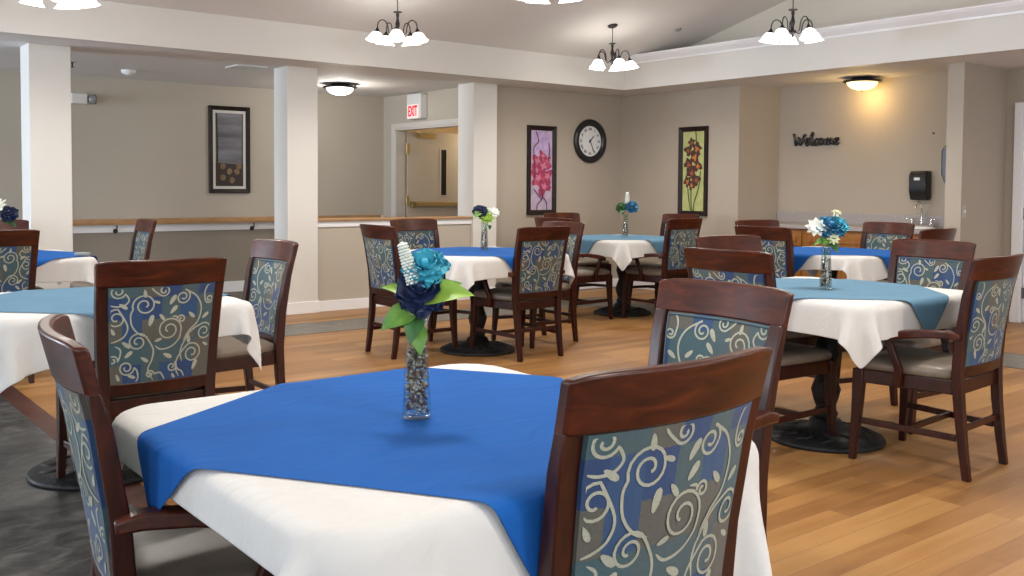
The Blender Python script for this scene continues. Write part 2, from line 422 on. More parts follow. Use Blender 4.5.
# white board and handrail on the hall wall
sbox('trim_9', WHITE, (XL, 6.478, 10.862, 10.879, .725, .86), bevel=.003)
r = thing('handrail', 'long light oak handrail on brackets along the hallway wall', 'handrail', (2.0, 10.8, .84))
b = BM(); prism(b, [(-.018,-.03),(.022,-.03),(.03,0),(.022,.034),(-.018,.034),(-.026,0)], 'x', -5.9, 4.38)
link('rail', b, RAILW, r, smooth=True)
for bx_ in (-5.2, -3.6, -1.6, 1.13, 2.68, 4.0):
    b = tube(BM(), [(bx_, 0, -.035), (bx_, 0, -.07), (bx_, .03, -.095), (bx_, .062, -.10)], .008)
    lathe(b, [(.026,-.005),(.026,.005)], 12, M=Matrix.Translation((bx_, .058, -.10)) @ Matrix.Rotation(PI/2, 4, 'X'))
    link('bracket', b, BRONZE, r, smooth=True)

# exit doorway: frame and open leaf
b = BM()
for d in ((6.465,6.60,10.55,10.57), (6.465,6.60,9.00,9.02)): box(b, *d, 0, 1.945)
box(b, 6.465, 6.60, 9.00, 10.57, 1.945, 1.965)
box(b, 6.46, 6.479, 10.571, 10.66, 0, 1.966); box(b, 6.46, 6.479, 8.95, 8.999, 0, 1.966); box(b, 6.46, 6.479, 8.95, 10.66, 1.966, 2.03)
FRGREY = mat('door_frame_paint', (.56,.53,.49), .4)
link('trim_10', b, FRGREY, kind='structure', bevel=.002)
dr = bpy.data.objects.new('door_1', None); COL.objects.link(dr); dr['kind'] = 'structure'
dr.location = (6.612, 10.562, 0); dr.rotation_euler = (0, 0, math.radians(-2))
DOORP = noisy('door_paint', (.52,.46,.38), (.54,.48,.40), 3, .45)
b = BM(); box(b, .015, .93, -.022, .022, .01, 1.94); link('door_leaf', b, DOORP, dr, bevel=.002)
b = BM(); box(b, .52, .60, -.026, .026, 1.13, 1.72); link('door_window', b, BLACKP, dr)
b = BM()
for dd in ((.505,.52,1.115,1.735), (.60,.615,1.115,1.735), (.52,.60,1.115,1.13), (.52,.60,1.72,1.735)): box(b, dd[0], dd[1], -.03, .03, dd[2], dd[3])
link('window_bead', b, DOORP, dr)
b = BM(); box(b, .06, .92, -.075, -.035, .985, 1.045); box(b, .06, .12, -.075, -.02, .975, 1.055); box(b, .82, .92, -.08, -.02, .96, 1.07)
link('push_bar', b, BRASS, dr, bevel=.006)
for z in (.3, 1.06, 1.72):
    b = BM(); box(b, -.012, .03, -.04, -.022, z-.06, z+.06); lathe(b, [(.009, z-.065), (.009, z+.065)], 10, cx=-.004, cy=-.04)
    link('hinge', b, BRASS, dr)
b = BM(); box(b, .15, .42, -.055, -.022, 1.86, 1.92); tube(b, [(.2,-.05,1.89), (.1,-.2,1.92), (-.02,-.32,1.93)], .009)
link('door_closer', b, BRASS, dr)

# right-hand door, seen at the picture edge
b = BM()
for d in ((3.28,3.30), (4.16,4.18)): box(b, 9.385, 9.5, *d, 0, 1.98)
box(b, 9.385, 9.5, 3.28, 4.18, 1.98, 2.0)
box(b, 9.37, 9.399, 4.181, 4.255, 0, 2.0); box(b, 9.37, 9.399, 3.205, 3.279, 0, 2.0); box(b, 9.37, 9.399, 3.205, 4.255, 2.0, 2.065)
link('trim_11', b, WHITE, kind='structure', bevel=.002)
dr2 = bpy.data.objects.new('door_2', None); COL.objects.link(dr2); dr2['kind'] = 'structure'; dr2.location = (9.42, 4.155, 0)
b = BM(); box(b, -.018, .02, -.85, -.004, .012, 1.975); link('door_leaf', b, WHITE, dr2, bevel=.002)
for z in (.28, 1.03, 1.76):
    b = BM(); box(b, -.024, -.017, -.035, -.004, z-.05, z+.05); lathe(b, [(.008, z-.052), (.008, z+.052)], 10, cx=-.026, cy=-.002)
    link('hinge', b, mat('grey_hinge', (.2,.2,.21), .35, .8), dr2)
b = BM(); lathe(b, [(.0,0),(.028,.01),(.03,.03),(.012,.045),(.012,.07)], 14, M=Matrix.Translation((-.088,-.79,.98)) @ Matrix.Rotation(PI/2, 4, 'Y'))
link('door_handle', b, CHROME, dr2, smooth=True)
b = BM(); box(b, -.024, -.0185, -.8, -.05, .03, .24); link('vent_louvre', b, mat('grey_metal', (.42,.42,.43), .5), dr2)

# ------------------------------------------------------------------ dining chairs
def ypost(z):
    pts = [(0,-.262),(.12,-.245),(.30,-.225),(.45,-.215),(.62,-.226),(.80,-.254),(.965,-.296)]
    for (a, p), (c, q) in zip(pts, pts[1:]):
        if z <= c: return p + (q-p)*(z-a)/(c-a)
    return pts[-1][1]
def xpost(z): return .198 if z < .3 else .198 + (z-.3)*.0465   # centre line of rear post
BOW = .045
def bowy(x): return -BOW*(1-(x/.25)**2)
def surf(x, z): return ypost(z) + bowy(x)*min(1, max(0, (z-.30)/.5+.25))
def curved_slab(bm, xf, z0, z1, th, nx=14, nz=3, yoff=0, rnd=0):
    """slab bowed in plan; xf(z) = half width"""
    Fr, Bk = [], []
    for j in range(nz+1):
        z = z0 + (z1-z0)*j/nz; fr, bk = [], []
        for i in range(nx+1):
            s = -1 + 2*i/nx; x = s*xf(z); y = surf(x, z) + yoff
            zz = z - (rnd*abs(s)**8 if j == nz else 0)
            fr.append(bm.verts.new((x, y+th/2, zz))); bk.append(bm.verts.new((x, y-th/2, zz)))
        Fr.append(fr); Bk.append(bk)
    fs = []
    for j in range(nz):
        for i in range(nx):
            fs.append(bm.faces.new((Fr[j][i+1], Fr[j][i], Fr[j+1][i], Fr[j+1][i+1])))
            fs.append(bm.faces.new((Bk[j][i], Bk[j][i+1], Bk[j+1][i+1], Bk[j+1][i])))
    for i in range(nx):
        fs.append(bm.faces.new((Fr[0][i], Fr[0][i+1], Bk[0][i+1], Bk[0][i])))
        fs.append(bm.faces.new((Fr[nz][i+1], Fr[nz][i], Bk[nz][i], Bk[nz][i+1])))
    for j in range(nz):
        fs.append(bm.faces.new((Fr[j+1][0], Fr[j][0], Bk[j][0], Bk[j+1][0])))
        fs.append(bm.faces.new((Fr[j][nx], Fr[j+1][nx], Bk[j+1][nx], Bk[j][nx])))
    return fs
PZ0, PZ1 = .488, .862
def phw(z): return xpost(z) - .020
# upholstery pattern, laid out on a 290 x 275 grid
def spiral(cx, cy, R, a0, turns, sgn, tail=()):
    pts = []
    n = int(18*turns)
    for i in range(n+1):
        t = i/n; r = R*(.16 + .84*t**.8); a = a0 + sgn*2*PI*turns*t
        pts.append((cx + r*math.cos(a), cy + r*math.sin(a)))
    return pts, tail
def catmull(pts, k=5):
    out = []
    P = [pts[0]] + list(pts) + [pts[-1]]
    for i in range(1, len(P)-2):
        for s in range(k):
            t = s/k; p0, p1, p2, p3 = P[i-1], P[i], P[i+1], P[i+2]
            out.append(tuple(.5*((2*p1[d]) + (-p0[d]+p2[d])*t + (2*p0[d]-5*p1[d]+4*p2[d]-p3[d])*t*t + (-p0[d]+3*p1[d]-3*p2[d]+p3[d])*t**3) for d in range(len(pts[0]))))
    out.append(tuple(pts[-1])); return out
def spir_tail(cx, cy, R, turns, sgn, aend, tail):
    a0 = aend - sgn*2*PI*turns
    pts, _ = spiral(cx, cy, R, a0, turns, sgn)
    return pts + (catmull([pts[-1]] + list(tail))[1:] if tail else [])
G = math.radians
VINES = [
 spir_tail(95, 240, 22, 1.6, -1, G(100), [(55,240),(37,205),(45,165),(70,140),(86,112)]),
 spir_tail(200, 222, 32, 1.7, -1, G(-20), [(236,195),(232,165),(214,142),(190,132)]),
 spir_tail(130, 148, 36, 1.7, 1, G(200), [(100,118),(120,98),(150,92),(168,104)]),
 spir_tail(22, 132, 26, 1.6, -1, G(80), [(62,140),(82,110),(92,80),(86,50)]),
 spir_tail(56, 72, 30, 1.6, -1, G(60), [(98,66),(104,34),(92,6)]),
 spir_tail(216, 118, 26, 1.6, 1, G(130), [(186,120),(172,92),(176,62),(186,36),(170,4)]),
 spir_tail(116, 38, 15, 1.4, -1, G(120), [(98,30),(84,20),(76,4)]),
 spir_tail(272, 188, 27, 1.6, 1, G(100), [(244,168),(250,140),(268,126),(288,120)]),
 spir_tail(268, 264, 20, 1.5, -1, G(200), [(240,240),(250,226),(270,222),(288,226)]),
 spir_tail(14, 228, 13, 1.4, 1, G(0), [(30,250),(22,270),(6,273)]),
 spir_tail(246, 46, 22, 1.6, -1, G(180), [(216,34),(214,14),(222,2)]),
 spir_tail(180, 22, 12, 1.3, 1, G(180), [(150,24),(140,10),(136,2)]),
 spir_tail(150, 262, 16, 1.4, 1, G(-60), [(176,262),(184,272)]),
 spir_tail(282, 70, 14, 1.3, 1, G(200), [(262,84),(262,100),(276,110)]),
 spir_tail(96, 176, 12, 1.3, -1, G(0), [(110,184),(124,186)]),
]
LEAVES = [(66,186,42,13),(124,234,-60,16),(120,205,-50,15),(182,178,-75,17),(152,186,50,12),(70,116,78,14),(45,36,-68,16),(130,72,28,15),(196,66,35,13),(246,112,38,15),(240,84,-42,14),(254,222,35,13),(200,256,80,12),(282,152,60,12),(22,180,-40,13),(160,120,-20,11),(232,20,20,12),(14,94,30,10),(110,10,60,10),(168,230,20,10),(270,20,70,11)]
def panel_mesh(flip, fab):
    bm = BM(); uvl = bm.loops.layers.uv.new('UVMap')
    fs = curved_slab(bm, phw, PZ0, PZ1, .022, 12, 5)
    def mp(px, py, side):
        u, v = px/290, py/275
        if flip: u = 1-u; v = (v+.5) % 1 if False else v
        if side < 0: u = 1-u
        u = min(.985, max(.015, u)); v = min(.985, max(.015, v))
        z = PZ0 + (PZ1-PZ0)*v; x = (2*u-1)*phw(z)
        return Vector((x, surf(x, z) + side*(.011+.0012), z))
    for f in fs:
        f.material_index = 0; f.smooth = False
        for l in f.loops:
            c = l.vert.co; l[uvl].uv = ((c.x/phw(c.z)+1)/2, (c.z-PZ0)/(PZ1-PZ0))
    for side in (1, -1):
        for pts in VINES:
            w = 2.2
            prev = None
            for i, p in enumerate(pts):
                q = pts[min(i+1, len(pts)-1)]; o = pts[max(i-1, 0)]
                d = (q[0]-o[0], q[1]-o[1]); l_ = math.hypot(*d) or 1; nn = (-d[1]/l_, d[0]/l_)
                taper = min(1, (len(pts)-1-i)/4+.3)
                a = bm.verts.new(mp(p[0]+nn[0]*w*taper, p[1]+nn[1]*w*taper, side)); c = bm.verts.new(mp(p[0]-nn[0]*w*taper, p[1]-nn[1]*w*taper, side))
                if prev:
                    f = bm.faces.new((prev[0], prev[1], c, a)); f.material_index = 1
                prev = (a, c)
        for x, y, ang, s in LEAVES:
            ca, sa = math.cos(G(ang)), math.sin(G(ang)); ring = []
            for k in range(10):
                t = 2*PI*k/10; lx = s*math.cos(t); ly = .40*s*math.sin(t)*(1-.25*math.cos(t))
                ring.append(bm.verts.new(mp(x+lx*ca-ly*sa, y+lx*sa+ly*ca, side)))
            bm.faces.new(ring).material_index = 1
    bmesh.ops.recalc_face_normals(bm, faces=fs)
    me = bpy.data.meshes.new('back_panel'); bm.to_mesh(me); bm.free()
    me.materials.append(fab); me.materials.append(VINE)
    return me
PANELS = [panel_mesh(False, FABA), panel_mesh(True, FABB)]

def chair_proto(arms, panel, piping=True):
    t = thing('dining_chair', '', 'chair')
    for s in (-1, 1):
        b = post(BM(), [(s*xpost(z), ypost(z)-.002, z, w, d) for z, w, d in ((0,.030,.034),(.12,.033,.037),(.30,.038,.042),(.45,.042,.044),(.62,.044,.038),(.80,.045,.032),(.870,.045,.026))])
        link('rear_leg', b, MAHOG, t, smooth=True, bevel=.004)
        b = post(BM(), [(s*.246, .236, 0, .028, .030), (s*.243, .232, .08, .031, .033), (s*.238, .222, .22, .038, .042), (s*.236, .216, .36, .044, .050), (s*.236, .214, .425, .045, .050)])
        link('front_leg', b, MAHOG, t, smooth=True, bevel=.004)
        b = tube(BM(), [(s*.198, -.215, .175), (s*.236, .215, .185)], 1, flat=(.018,.028)); link('side_stretcher', b, MAHOG, t, bevel=.003)
    b = tube(BM(), [(-.215, -.005, .18), (.215, -.005, .18)], 1, flat=(.018,.026)); link('cross_stretcher', b, MAHOG, t, bevel=.003)
    b = tube(BM(), [(-.198, -.232, .215), (.198, -.232, .215)], 1, flat=(.018,.026)); link('rear_stretcher', b, MAHOG, t, bevel=.003)
    # seat frame (apron ring)
    b = BM()
    out = [(-.205,-.225), (.205,-.225), (.252,.232), (.10,.250), (-.10,.250), (-.252,.232)]
    prism(b, out, 'z', .362, .425); link('seat_frame', b, MAHOG, t, bevel=.005)
    # seat cushion: rounded pad
    b = BM(); prev = None; fs = []
    def ring(k, z):
        r_ = []
        for (x, y) in [(-.2,-.20), (-.1,-.212), (.1,-.212), (.2,-.20), (.212,-.1), (.236,.1), (.245,.21), (.225,.236), (.1,.25), (-.1,.25), (-.225,.236), (-.245,.21), (-.236,.1), (-.212,-.1)]:
            r_.append(b.verts.new((x*k, .015+(y-.015)*k, z)))
        return r_
    rings = [ring(.97,.422), ring(1.0,.432), ring(1.01,.448), ring(.985,.464), ring(.90,.475), ring(.70,.481), ring(.4,.484)]
    for r0, r1 in zip(rings, rings[1:]):
        for i in range(len(r0)): b.faces.new((r0[i], r0[(i+1) % len(r0)], r1[(i+1) % len(r0)], r1[i]))
    b.faces.new(rings[0][::-1]); b.faces.new(rings[-1])
    link('seat_cushion', b, SEATM, t, smooth='all')
    # crest rail with plain bow and softened corners, bottom rail
    b = BM(); curved_slab(b, lambda z: xpost(z)+.0225, .862, .965, .028, 16, 5, yoff=.0, rnd=.010)
    link('crest_rail', b, MAHOGX, t, smooth=True, bevel=.006)
    b = BM(); curved_slab(b, lambda z: xpost(z)-.016, .440, .490, .026, 12, 2)
    link('bottom_rail', b, MAHOG, t, smooth=True, bevel=.004)
    pn = link('back_panel', panel, None, t)
    if piping:
        for side in (1,):
            b = BM(); pts = []
            m_ = .006; n = 12
            z0, z1 = PZ0+m_, PZ1-m_
            seq = [(-1+2*i/n, z0) for i in range(n+1)] + [(1, z0+(z1-z0)*i/8) for i in range(1, 9)] + [(1-2*i/n, z1) for i in range(1, n+1)] + [(-1, z1-(z1-z0)*i/8) for i in range(1, 9)]
            for s, z in seq:
                x = s*(phw(z)-m_); pts.append((x, surf(x, z)+side*.0125, z))
            tube(b, pts, .0032, 6); link('piping', b, PIPE, pn, smooth='all')
    if arms:
        for s in (-1, 1):
            pts = [(s*.240, -.240, .618), (s*.244, -.19, .626), (s*.256, -.10, .622), (s*.268, .0, .608), (s*.270, .07, .592), (s*.262, .12, .574)]
            b = tube(BM(), pts, [.8, 1, 1, 1.05, 1.1, .9], flat=(.048,.034)); link('armrest', b, MAHOGX, t, smooth=True, bevel=.006)
            b = tube(BM(), [(s*.242, .03, .37), (s*.252, .022, .45), (s*.264, .045, .52), (s*.266, .070, .585)], [1.1, 1, .9, .9], flat=(.030,.034))
            link('arm_support', b, MAHOG, t, smooth=True, bevel=.004)
    return t
PROTO = {(a, p): chair_proto(a, PANELS[p]) for a in (0, 1) for p in (0, 1)}
used = set()
def place_chair(x, y, fac, arms, p, label, group):
    k = (arms, p)
    o = PROTO[k] if k not in used else copy_tree(PROTO[k]); used.add(k)
    o.location = (x, y, .0005); o.rotation_euler = (0, 0, G(fac-90)); o['label'] = label; o['group'] = group
    return o
GR = 'dining chairs around the clothed tables'
CH = [
 (1.225,1.396,90.5,0,0,'mahogany dining chair in the right foreground, largest in view, scroll fabric back'),
 (.80,2.03,-10,1,1,'mahogany armchair left of the nearest table, side-on, arm reaching under the cloth'),
 (1.985,1.88,178,1,1,'mahogany armchair right behind the foreground chair, at the far right of the nearest table'),
 (1.25,4.035,91,0,0,'mahogany chair showing its full scroll panel, at the left teal table'),
 (1.84,4.665,180,0,1,'mahogany chair behind the hanging cloth corner of the left teal table'),
 (4.265,2.29,94,1,1,'mahogany armchair nearest the right picture edge, grey seat and rear legs visible'),
 (3.88,2.93,1.5,0,0,'mahogany chair left of the right teal table, upper back just above the foreground armchair'),
 (4.91,2.812,175.5,0,0,'mahogany chair behind the right end of the right teal table, wide scroll back'),
 (4.56,3.446,-98,0,1,'mahogany chair behind the right teal table, only its crest rail showing'),
 (4.50,5.62,92,1,0,'mahogany armchair mid-room, back to the camera at the middle blue table'),
 (3.915,6.162,-2,0,1,'mahogany chair left of the middle blue table, its front feet on bare wood floor'),
 (4.53,6.76,-84,0,0,'mahogany chair behind the middle blue table, in front of the half wall'),
 (4.99,6.0,180,0,1,'mahogany chair at the right end of the middle blue table, seen edge-on'),
 (6.84,6.37,94,1,1,'mahogany armchair right of the far teal table, below the orange flower picture'),
 (6.16,6.82,2.4,1,0,'mahogany armchair left of the far teal table, below the clock'),
 (7.05,7.75,-91,0,1,'mahogany chair behind the far teal table, nearest the pink flower picture'),
 (7.626,7.077,181,0,0,'mahogany chair behind the far teal table, crest rail just under the orange flower picture'),
 (7.061,5.167,-100,0,0,'mahogany chair behind the rear right blue table, nearest the recess corner'),
 (6.28,4.55,.9,0,1,'mahogany chair left of the rear right blue table, scroll back above the foreground chairs'),
 (7.38,4.54,174,0,1,'mahogany chair behind the rear right blue table, in front of the oak sink cabinet'),
 (6.80,3.90,91,0,0,'mahogany chair right of the rear right blue table, small crest rail under the sink'),
 (2.235,7.95,177,0,1,'edge-on mahogany chair in front of the hallway handrail, by the far left table'),
 (1.18,6.86,92,0,1,'mahogany chair at the left picture edge, back to camera, far left blue table'),
 (1.50,8.06,-90,0,0,'mahogany chair behind the far left blue table, only a crest rail beside the left column'),
]
for c in CH: place_chair(*c, GR)

# ------------------------------------------------------------------ tables
TH, TR_, TZ = .52, .10, .752
def rsq(h, r, n=8):
    pts = []
    for cx, cy, a in ((h-r, h-r, 0), (-h+r, h-r, 90), (-h+r, -h+r, 180), (h-r, -h+r, 270)):
        for i in range(n+1):
            t = G(a + 90*i/n); pts.append((cx+r*math.cos(t), cy+r*math.sin(t)))
    return pts
def table_proto():
    t = thing('dining_table', '', 'table')
    b = prism(BM(), rsq(TH-.014, TR_-.01), 'z', TZ-.036, TZ-.010); link('tabletop', b, MAHOGX, t, smooth=True, bevel=.004)
    b = BM(); lathe(b, [(.285,.0),(.288,.012),(.28,.022),(.262,.026),(.25,.034),(.20,.042),(.15,.047),(.13,.058),(.09,.066),(.075,.10),(.05,.11)], 40)
    for k in range(12):   # cast relief scrolls on the base
        a = 2*PI*k/12
        tube(b, [((.13+.11*u)*math.cos(a+.25*math.sin(u*PI)), (.13+.11*u)*math.sin(a+.25*math.sin(u*PI)), .052-.018*u) for u in (0,.25,.5,.75,1)], [.006,.010,.012,.010,.006], 6)
    link('pedestal_base', b, IRON, t, smooth='all')
    b = lathe(BM(), [(.05,.10),(.062,.13),(.045,.16),(.060,.20),(.072,.25),(.055,.30),(.042,.34),(.05,.38),(.066,.43),(.055,.48),(.04,.52),(.045,.58),(.058,.64),(.05,.69),(.05,.70)], 20)
    link('pedestal_column', b, IRON, t, smooth='all')
    b = BM()
    for a in (45, 135): 
        M_ = Matrix.Rotation(G(a), 4, 'Z'); vs0 = len(b.verts)
        box(b, -.36, .36, -.02, .02, .69, .716); b.verts.ensure_lookup_table()
        for v in b.verts[vs0:]: v.co = M_ @ v.co
    link('top_support', b, IRON, t)
    return t

def drape(side, n, rot, off, half, rad, top, steps, seed, puff=0.):
    """position-based cloth settling over a rounded square top; returns vertices n x n x 3"""
    rng = np.random.RandomState(seed)
    u = np.linspace(-side/2, side/2, n); X0, Y0 = np.meshgrid(u, u, indexing='ij')
    c, s = math.cos(rot), math.sin(rot)
    P = np.stack([X0*c-Y0*s+off[0], X0*s+Y0*c+off[1], np.full_like(X0, top+.004)], -1)
    P[..., 2] += rng.rand(n, n)*.0015
    V = np.zeros_like(P); d = side/(n-1); dt = 1/60; e = .012
    def con(A, B, rest, k):
        D = B-A; l = np.sqrt((D*D).sum(-1, keepdims=True))+1e-9
        C = D*((l-rest)/l*.5*k); A += C; B -= C
    for it in range(steps):
        V[..., 2] -= 9.8*dt; V *= .965
        if it < steps*.5: V += rng.randn(n, n, 3)*.004
        Q = P + V*dt
        for k in range(10):
            for ax in (0, 1):
                S = Q if ax == 0 else Q.transpose(1, 0, 2)
                con(S[0:-1:2], S[1::2], d, 1) if n % 2 == 1 else None
                con(S[1:-1:2], S[2::2], d, 1)
            for st in (0, 1):
                m_ = (n-1-st)//2*2
                A = Q[st:n-1:2]; B = Q[st+1::2]; mm = min(len(A), len(B)); A = A[:mm]; B = B[:mm]
                con(A[:, :-1], B[:, 1:], d*1.41421, .35); con(A[:, 1:], B[:, :-1], d*1.41421, .35)
            if k % 3 == 0:
                for ax in (0, 1):
                    S = Q if ax == 0 else Q.transpose(1, 0, 2)
                    for st in range(4):
                        A = S[st::4]; B = S[st+2::4]; mm = min(len(A), len(B)); con(A[:mm], B[:mm], 2*d, .25)
            # collision with rounded slab
            x, y, z = Q[..., 0], Q[..., 1], Q[..., 2]
            h_ = half-rad
            qx, qy = np.abs(x)-h_, np.abs(y)-h_
            px, py = np.maximum(qx, 0), np.maximum(qy, 0); l = np.sqrt(px*px+py*py)
            sd = l + np.minimum(np.maximum(qx, qy), 0) - rad
            # 2D outward normal
            out = l > 1e-9
            nx = np.where(out, px/(l+1e-12), (qx > qy)*1.)*np.sign(x); ny = np.where(out, py/(l+1e-12), (qx <= qy)*1.)*np.sign(y)
            w0, w1 = sd+e, z-top+e
            m0, m1 = np.maximum(w0, 0), np.maximum(w1, 0); ll = np.sqrt(m0*m0+m1*m1)
            dist = ll + np.minimum(np.maximum(w0, w1), 0) - e
            hit = dist < 0
            g0 = np.where(ll > 1e-9, m0/(ll+1e-12), (w0 > w1)*1.); g1 = np.where(ll > 1e-9, m1/(ll+1e-12), (w0 <= w1)*1.)
            push = np.where(hit, -dist, 0)
            Q[..., 0] += nx*g0*push; Q[..., 1] += ny*g0*push; Q[..., 2] += g1*push
            # friction
            fr = (hit & (g1 > .5))[..., None]
            Q[..., :2] = np.where(fr, Q[..., :2]*.3 + P[..., :2]*.7, Q[..., :2])
        V = (Q-P)/dt; P = Q
    return P
def cloth_mesh(name, P, m, th=.0018):
    n = P.shape[0]; me = bpy.data.meshes.new(name)
    faces = [(i*n+j, (i+1)*n+j, (i+1)*n+j+1, i*n+j+1) for i in range(n-1) for j in range(n-1)]
    me.from_pydata([tuple(map(float, v)) for v in P.reshape(-1, 3)], [], faces); me.update()
    for p in me.polygons: p.use_smooth = True
    me.materials.append(m)
    return me
def add_cloth(name, me, loc, rz, label, cat, group):
    o = bpy.data.objects.new(name, me); COL.objects.link(o); o.location = loc; o.rotation_euler = (0, 0, rz)
    s = o.modifiers.new('thickness', 'SOLIDIFY'); s.thickness = .0015; s.offset = 1
    s2 = o.modifiers.new('soft', 'SUBSURF'); s2.levels = 1; s2.render_levels = 1
    return tag(o, label, cat, group)
WS, TS = 1.275, .99
cl1 = cloth_mesh('tablecloth', drape(1.34, 57, 0, (.085,-.09), TH, TR_, TZ, 260, 3), LINEN)
tp1 = cloth_mesh('table_topper', drape(1.0, 49, G(33), (.03,.0), TH+.012, TR_, TZ+.0035, 240, 4), BLUE)
clg = cloth_mesh('tablecloth', drape(WS, 49, 0, (.0,.0), TH, TR_, TZ, 240, 5), LINEN)
clh = cloth_mesh('tablecloth', drape(WS, 49, G(4), (.015,-.01), TH, TR_, TZ, 240, 6), LINEN)
tpP = drape(.99, 41, G(45), (0,0), TH+.014, TR_, TZ+.0035, 220, 8)
tp3 = cloth_mesh('table_topper', drape(1.06, 41, G(22), (-.02,-.05), TH+.014, TR_, TZ+.0035, 220, 9), BLUE)
tpb = cloth_mesh('table_topper', tpP, BLUE); tpt = cloth_mesh('table_topper', tpP, TEAL)
TABLES = [
 ((1.13,1.72), 0, cl1, tp1, 0, 'nearest table, in the foreground', 'royal blue'),
 ((1.19,4.39), 0, clh, tpt, 0, 'left table behind the foreground chairs', 'teal'),
 ((1.36,7.38), 0, clg, tp3, 0, 'far left table beside the left column', 'royal blue'),
 ((4.36,5.93), 0, clg, tpb, 0, 'middle table near the half wall', 'royal blue'),
 ((6.80,6.83), 0, clg, tpt, 0, 'farthest table, in the corner below the clock', 'teal'),
 ((4.22,2.80), 0, clg, tpt, 0, 'large right table beside the armchair', 'teal'),
 ((6.75,4.45), 0, clh, tpb, 0, 'rear right table by the sink recess', 'royal blue'),
]
tproto = None
for (x, y), rz, cl, tp, trz, where, colr in TABLES:
    if tproto is None: tproto = table_proto(); o = tproto
    else: o = copy_tree(tproto)
    o.location = (x, y, 0); o.rotation_euler = (0, 0, rz)
    tag(o, 'square pedestal dining table with black iron base, ' + where, 'table', 'pedestal dining tables')
    add_cloth('tablecloth', cl, (x, y, 0), rz, 'white linen tablecloth with hanging corners on the ' + where, 'tablecloth', 'white tablecloths')
    add_cloth('table_topper', tp, (x, y, 0), rz+trz, colr + ' cloth topper laid diagonally on the ' + where, 'table topper', 'coloured table toppers')
ZT = TZ + .008

# ------------------------------------------------------------------ vases and artificial flowers
def vase_mesh(k=1.0):
    prof = [(.0,.0),(.030,.0),(.0315,.004),(.030,.03),(.0275,.08),(.0235,.14),(.0215,.17),(.0225,.195),(.0275,.218),
            (.0255,.218),(.0205,.195),(.0195,.17),(.0215,.14),(.0255,.08),(.028,.03),(.027,.009),(.0,.009)]
    return lathe(BM(), [(r, z*k) for r, z in prof], 28)
def pebbles_mesh(h=.155):
    b = BM(); rnd = random.Random(3)
    for i in range(420):
        z = .014 + (h-.02)*rnd.random(); rmax = (.0265 - .0055*(z/.155)) - .006
        rmax += .0035; r = rmax*math.sqrt(rnd.random()); a = rnd.random()*2*PI; s = .0028 + .0026*rnd.random()
        M_ = Matrix.Translation((r*math.cos(a), r*math.sin(a), z)) @ Matrix.Rotation(rnd.random()*3, 4, (rnd.random(), rnd.random(), rnd.random()+.1)) @ Matrix.Diagonal((s*1.5, s, s*.7, 1))
        bmesh.ops.create_icosphere(b, subdivisions=1, radius=1, matrix=M_)
    for v in list(b.faces): v.smooth = True
    for i, v in enumerate(list(b.faces)): v.material_index = (i//20) % 3
    return b
PEB2 = mat('potpourri_pale', (.42,.38,.32), .5); PEB3 = mat('potpourri_plum', (.09,.035,.04), .5)
def petal(bm, M, w, l, cup, curl, mi=0, nx=5, nz=6):
    g = []
    for j in range(nz+1):
        v = j/nz; row = []
        half = w*.5*min(1, .32+1.5*v)*max(.06, (1-max(0,(v-.62)/.40)**2.2))**.5
        for i in range(nx+1):
            u = -1+2*i/nx
            x = u*half; y = cup*(1-u*u)*math.sin(v*PI*.9)*-.5 + curl*v*v + .10*w*math.sin(2.6*PI*u+w*300)*v*v; z = l*v*(1-.10*u*u*v)
            row.append(bm.verts.new(M @ Vector((x, y, z))))
        g.append(row)
    for j in range(nz):
        for i in range(nx):
            f = bm.faces.new((g[j][i], g[j][i+1], g[j+1][i+1], g[j+1][i])); f.material_index = mi; f.smooth = True
def rose_mesh(R, seed=0, ruffle=1.):
    b = BM(); rnd = random.Random(seed)
    for layer, (n, r0, tilt, l, w) in enumerate(((3,.08,8,.62,.55), (4,.16,20,.72,.7), (5,.24,38,.82,.85), (7,.28,60,.92,.9), (7,.30,82,.92,.9))):
        for k in range(n):
            a = 2*PI*(k+.5*layer+.2*rnd.random())/n
            M_ = Matrix.Rotation(a, 4, 'Z') @ Matrix.Translation((0, -r0*R, .05*R - .04*R*layer)) @ Matrix.Rotation(G(tilt+10*rnd.random()), 4, 'X') @ Matrix.Rotation(G(8*rnd.uniform(-1,1)), 4, 'Y')
            petal(b, M_, w*R*1.15, l*R*(1+.12*rnd.uniform(-1,1)), .35*R, -.22*R*ruffle)
    lathe(b, [(0,-.1*R),(.22*R,-.02*R),(.26*R,.15*R),(.16*R,.45*R),(0,.5*R)], 10)
    return b
def leaf_mesh(l, w):
    b = BM(); g = []
    for j in range(9):
        v = j/8; half = w*.5*math.sin(PI*v**.8)**.9 if 0 < v < 1 else .0006
        g.append([b.verts.new((u*half, l*v, .18*l*math.sin(PI*v*.8) - .22*l*v*v + abs(u)*half*.35)) for u in (-1,-.5,0,.5,1)])
    for j in range(8):
        for i in range(4): b.faces.new((g[j][i], g[j][i+1], g[j+1][i+1], g[j+1][i])).smooth = True
    return b
def daisy_mesh(R):
    b = BM()
    for ring_, (n, tilt) in enumerate(((9, 78), (8, 52))):
        for k in range(n):
            M_ = Matrix.Rotation(2*PI*(k+.5*ring_)/n, 4, 'Z') @ Matrix.Rotation(G(tilt), 4, 'X')
            petal(b, M_, .42*R, R*(1-.15*ring_), .05*R, -.1*R)
    lathe(b, [(0,-.05*R),(.2*R,0),(.18*R,.14*R),(0,.2*R)], 10)
    return b
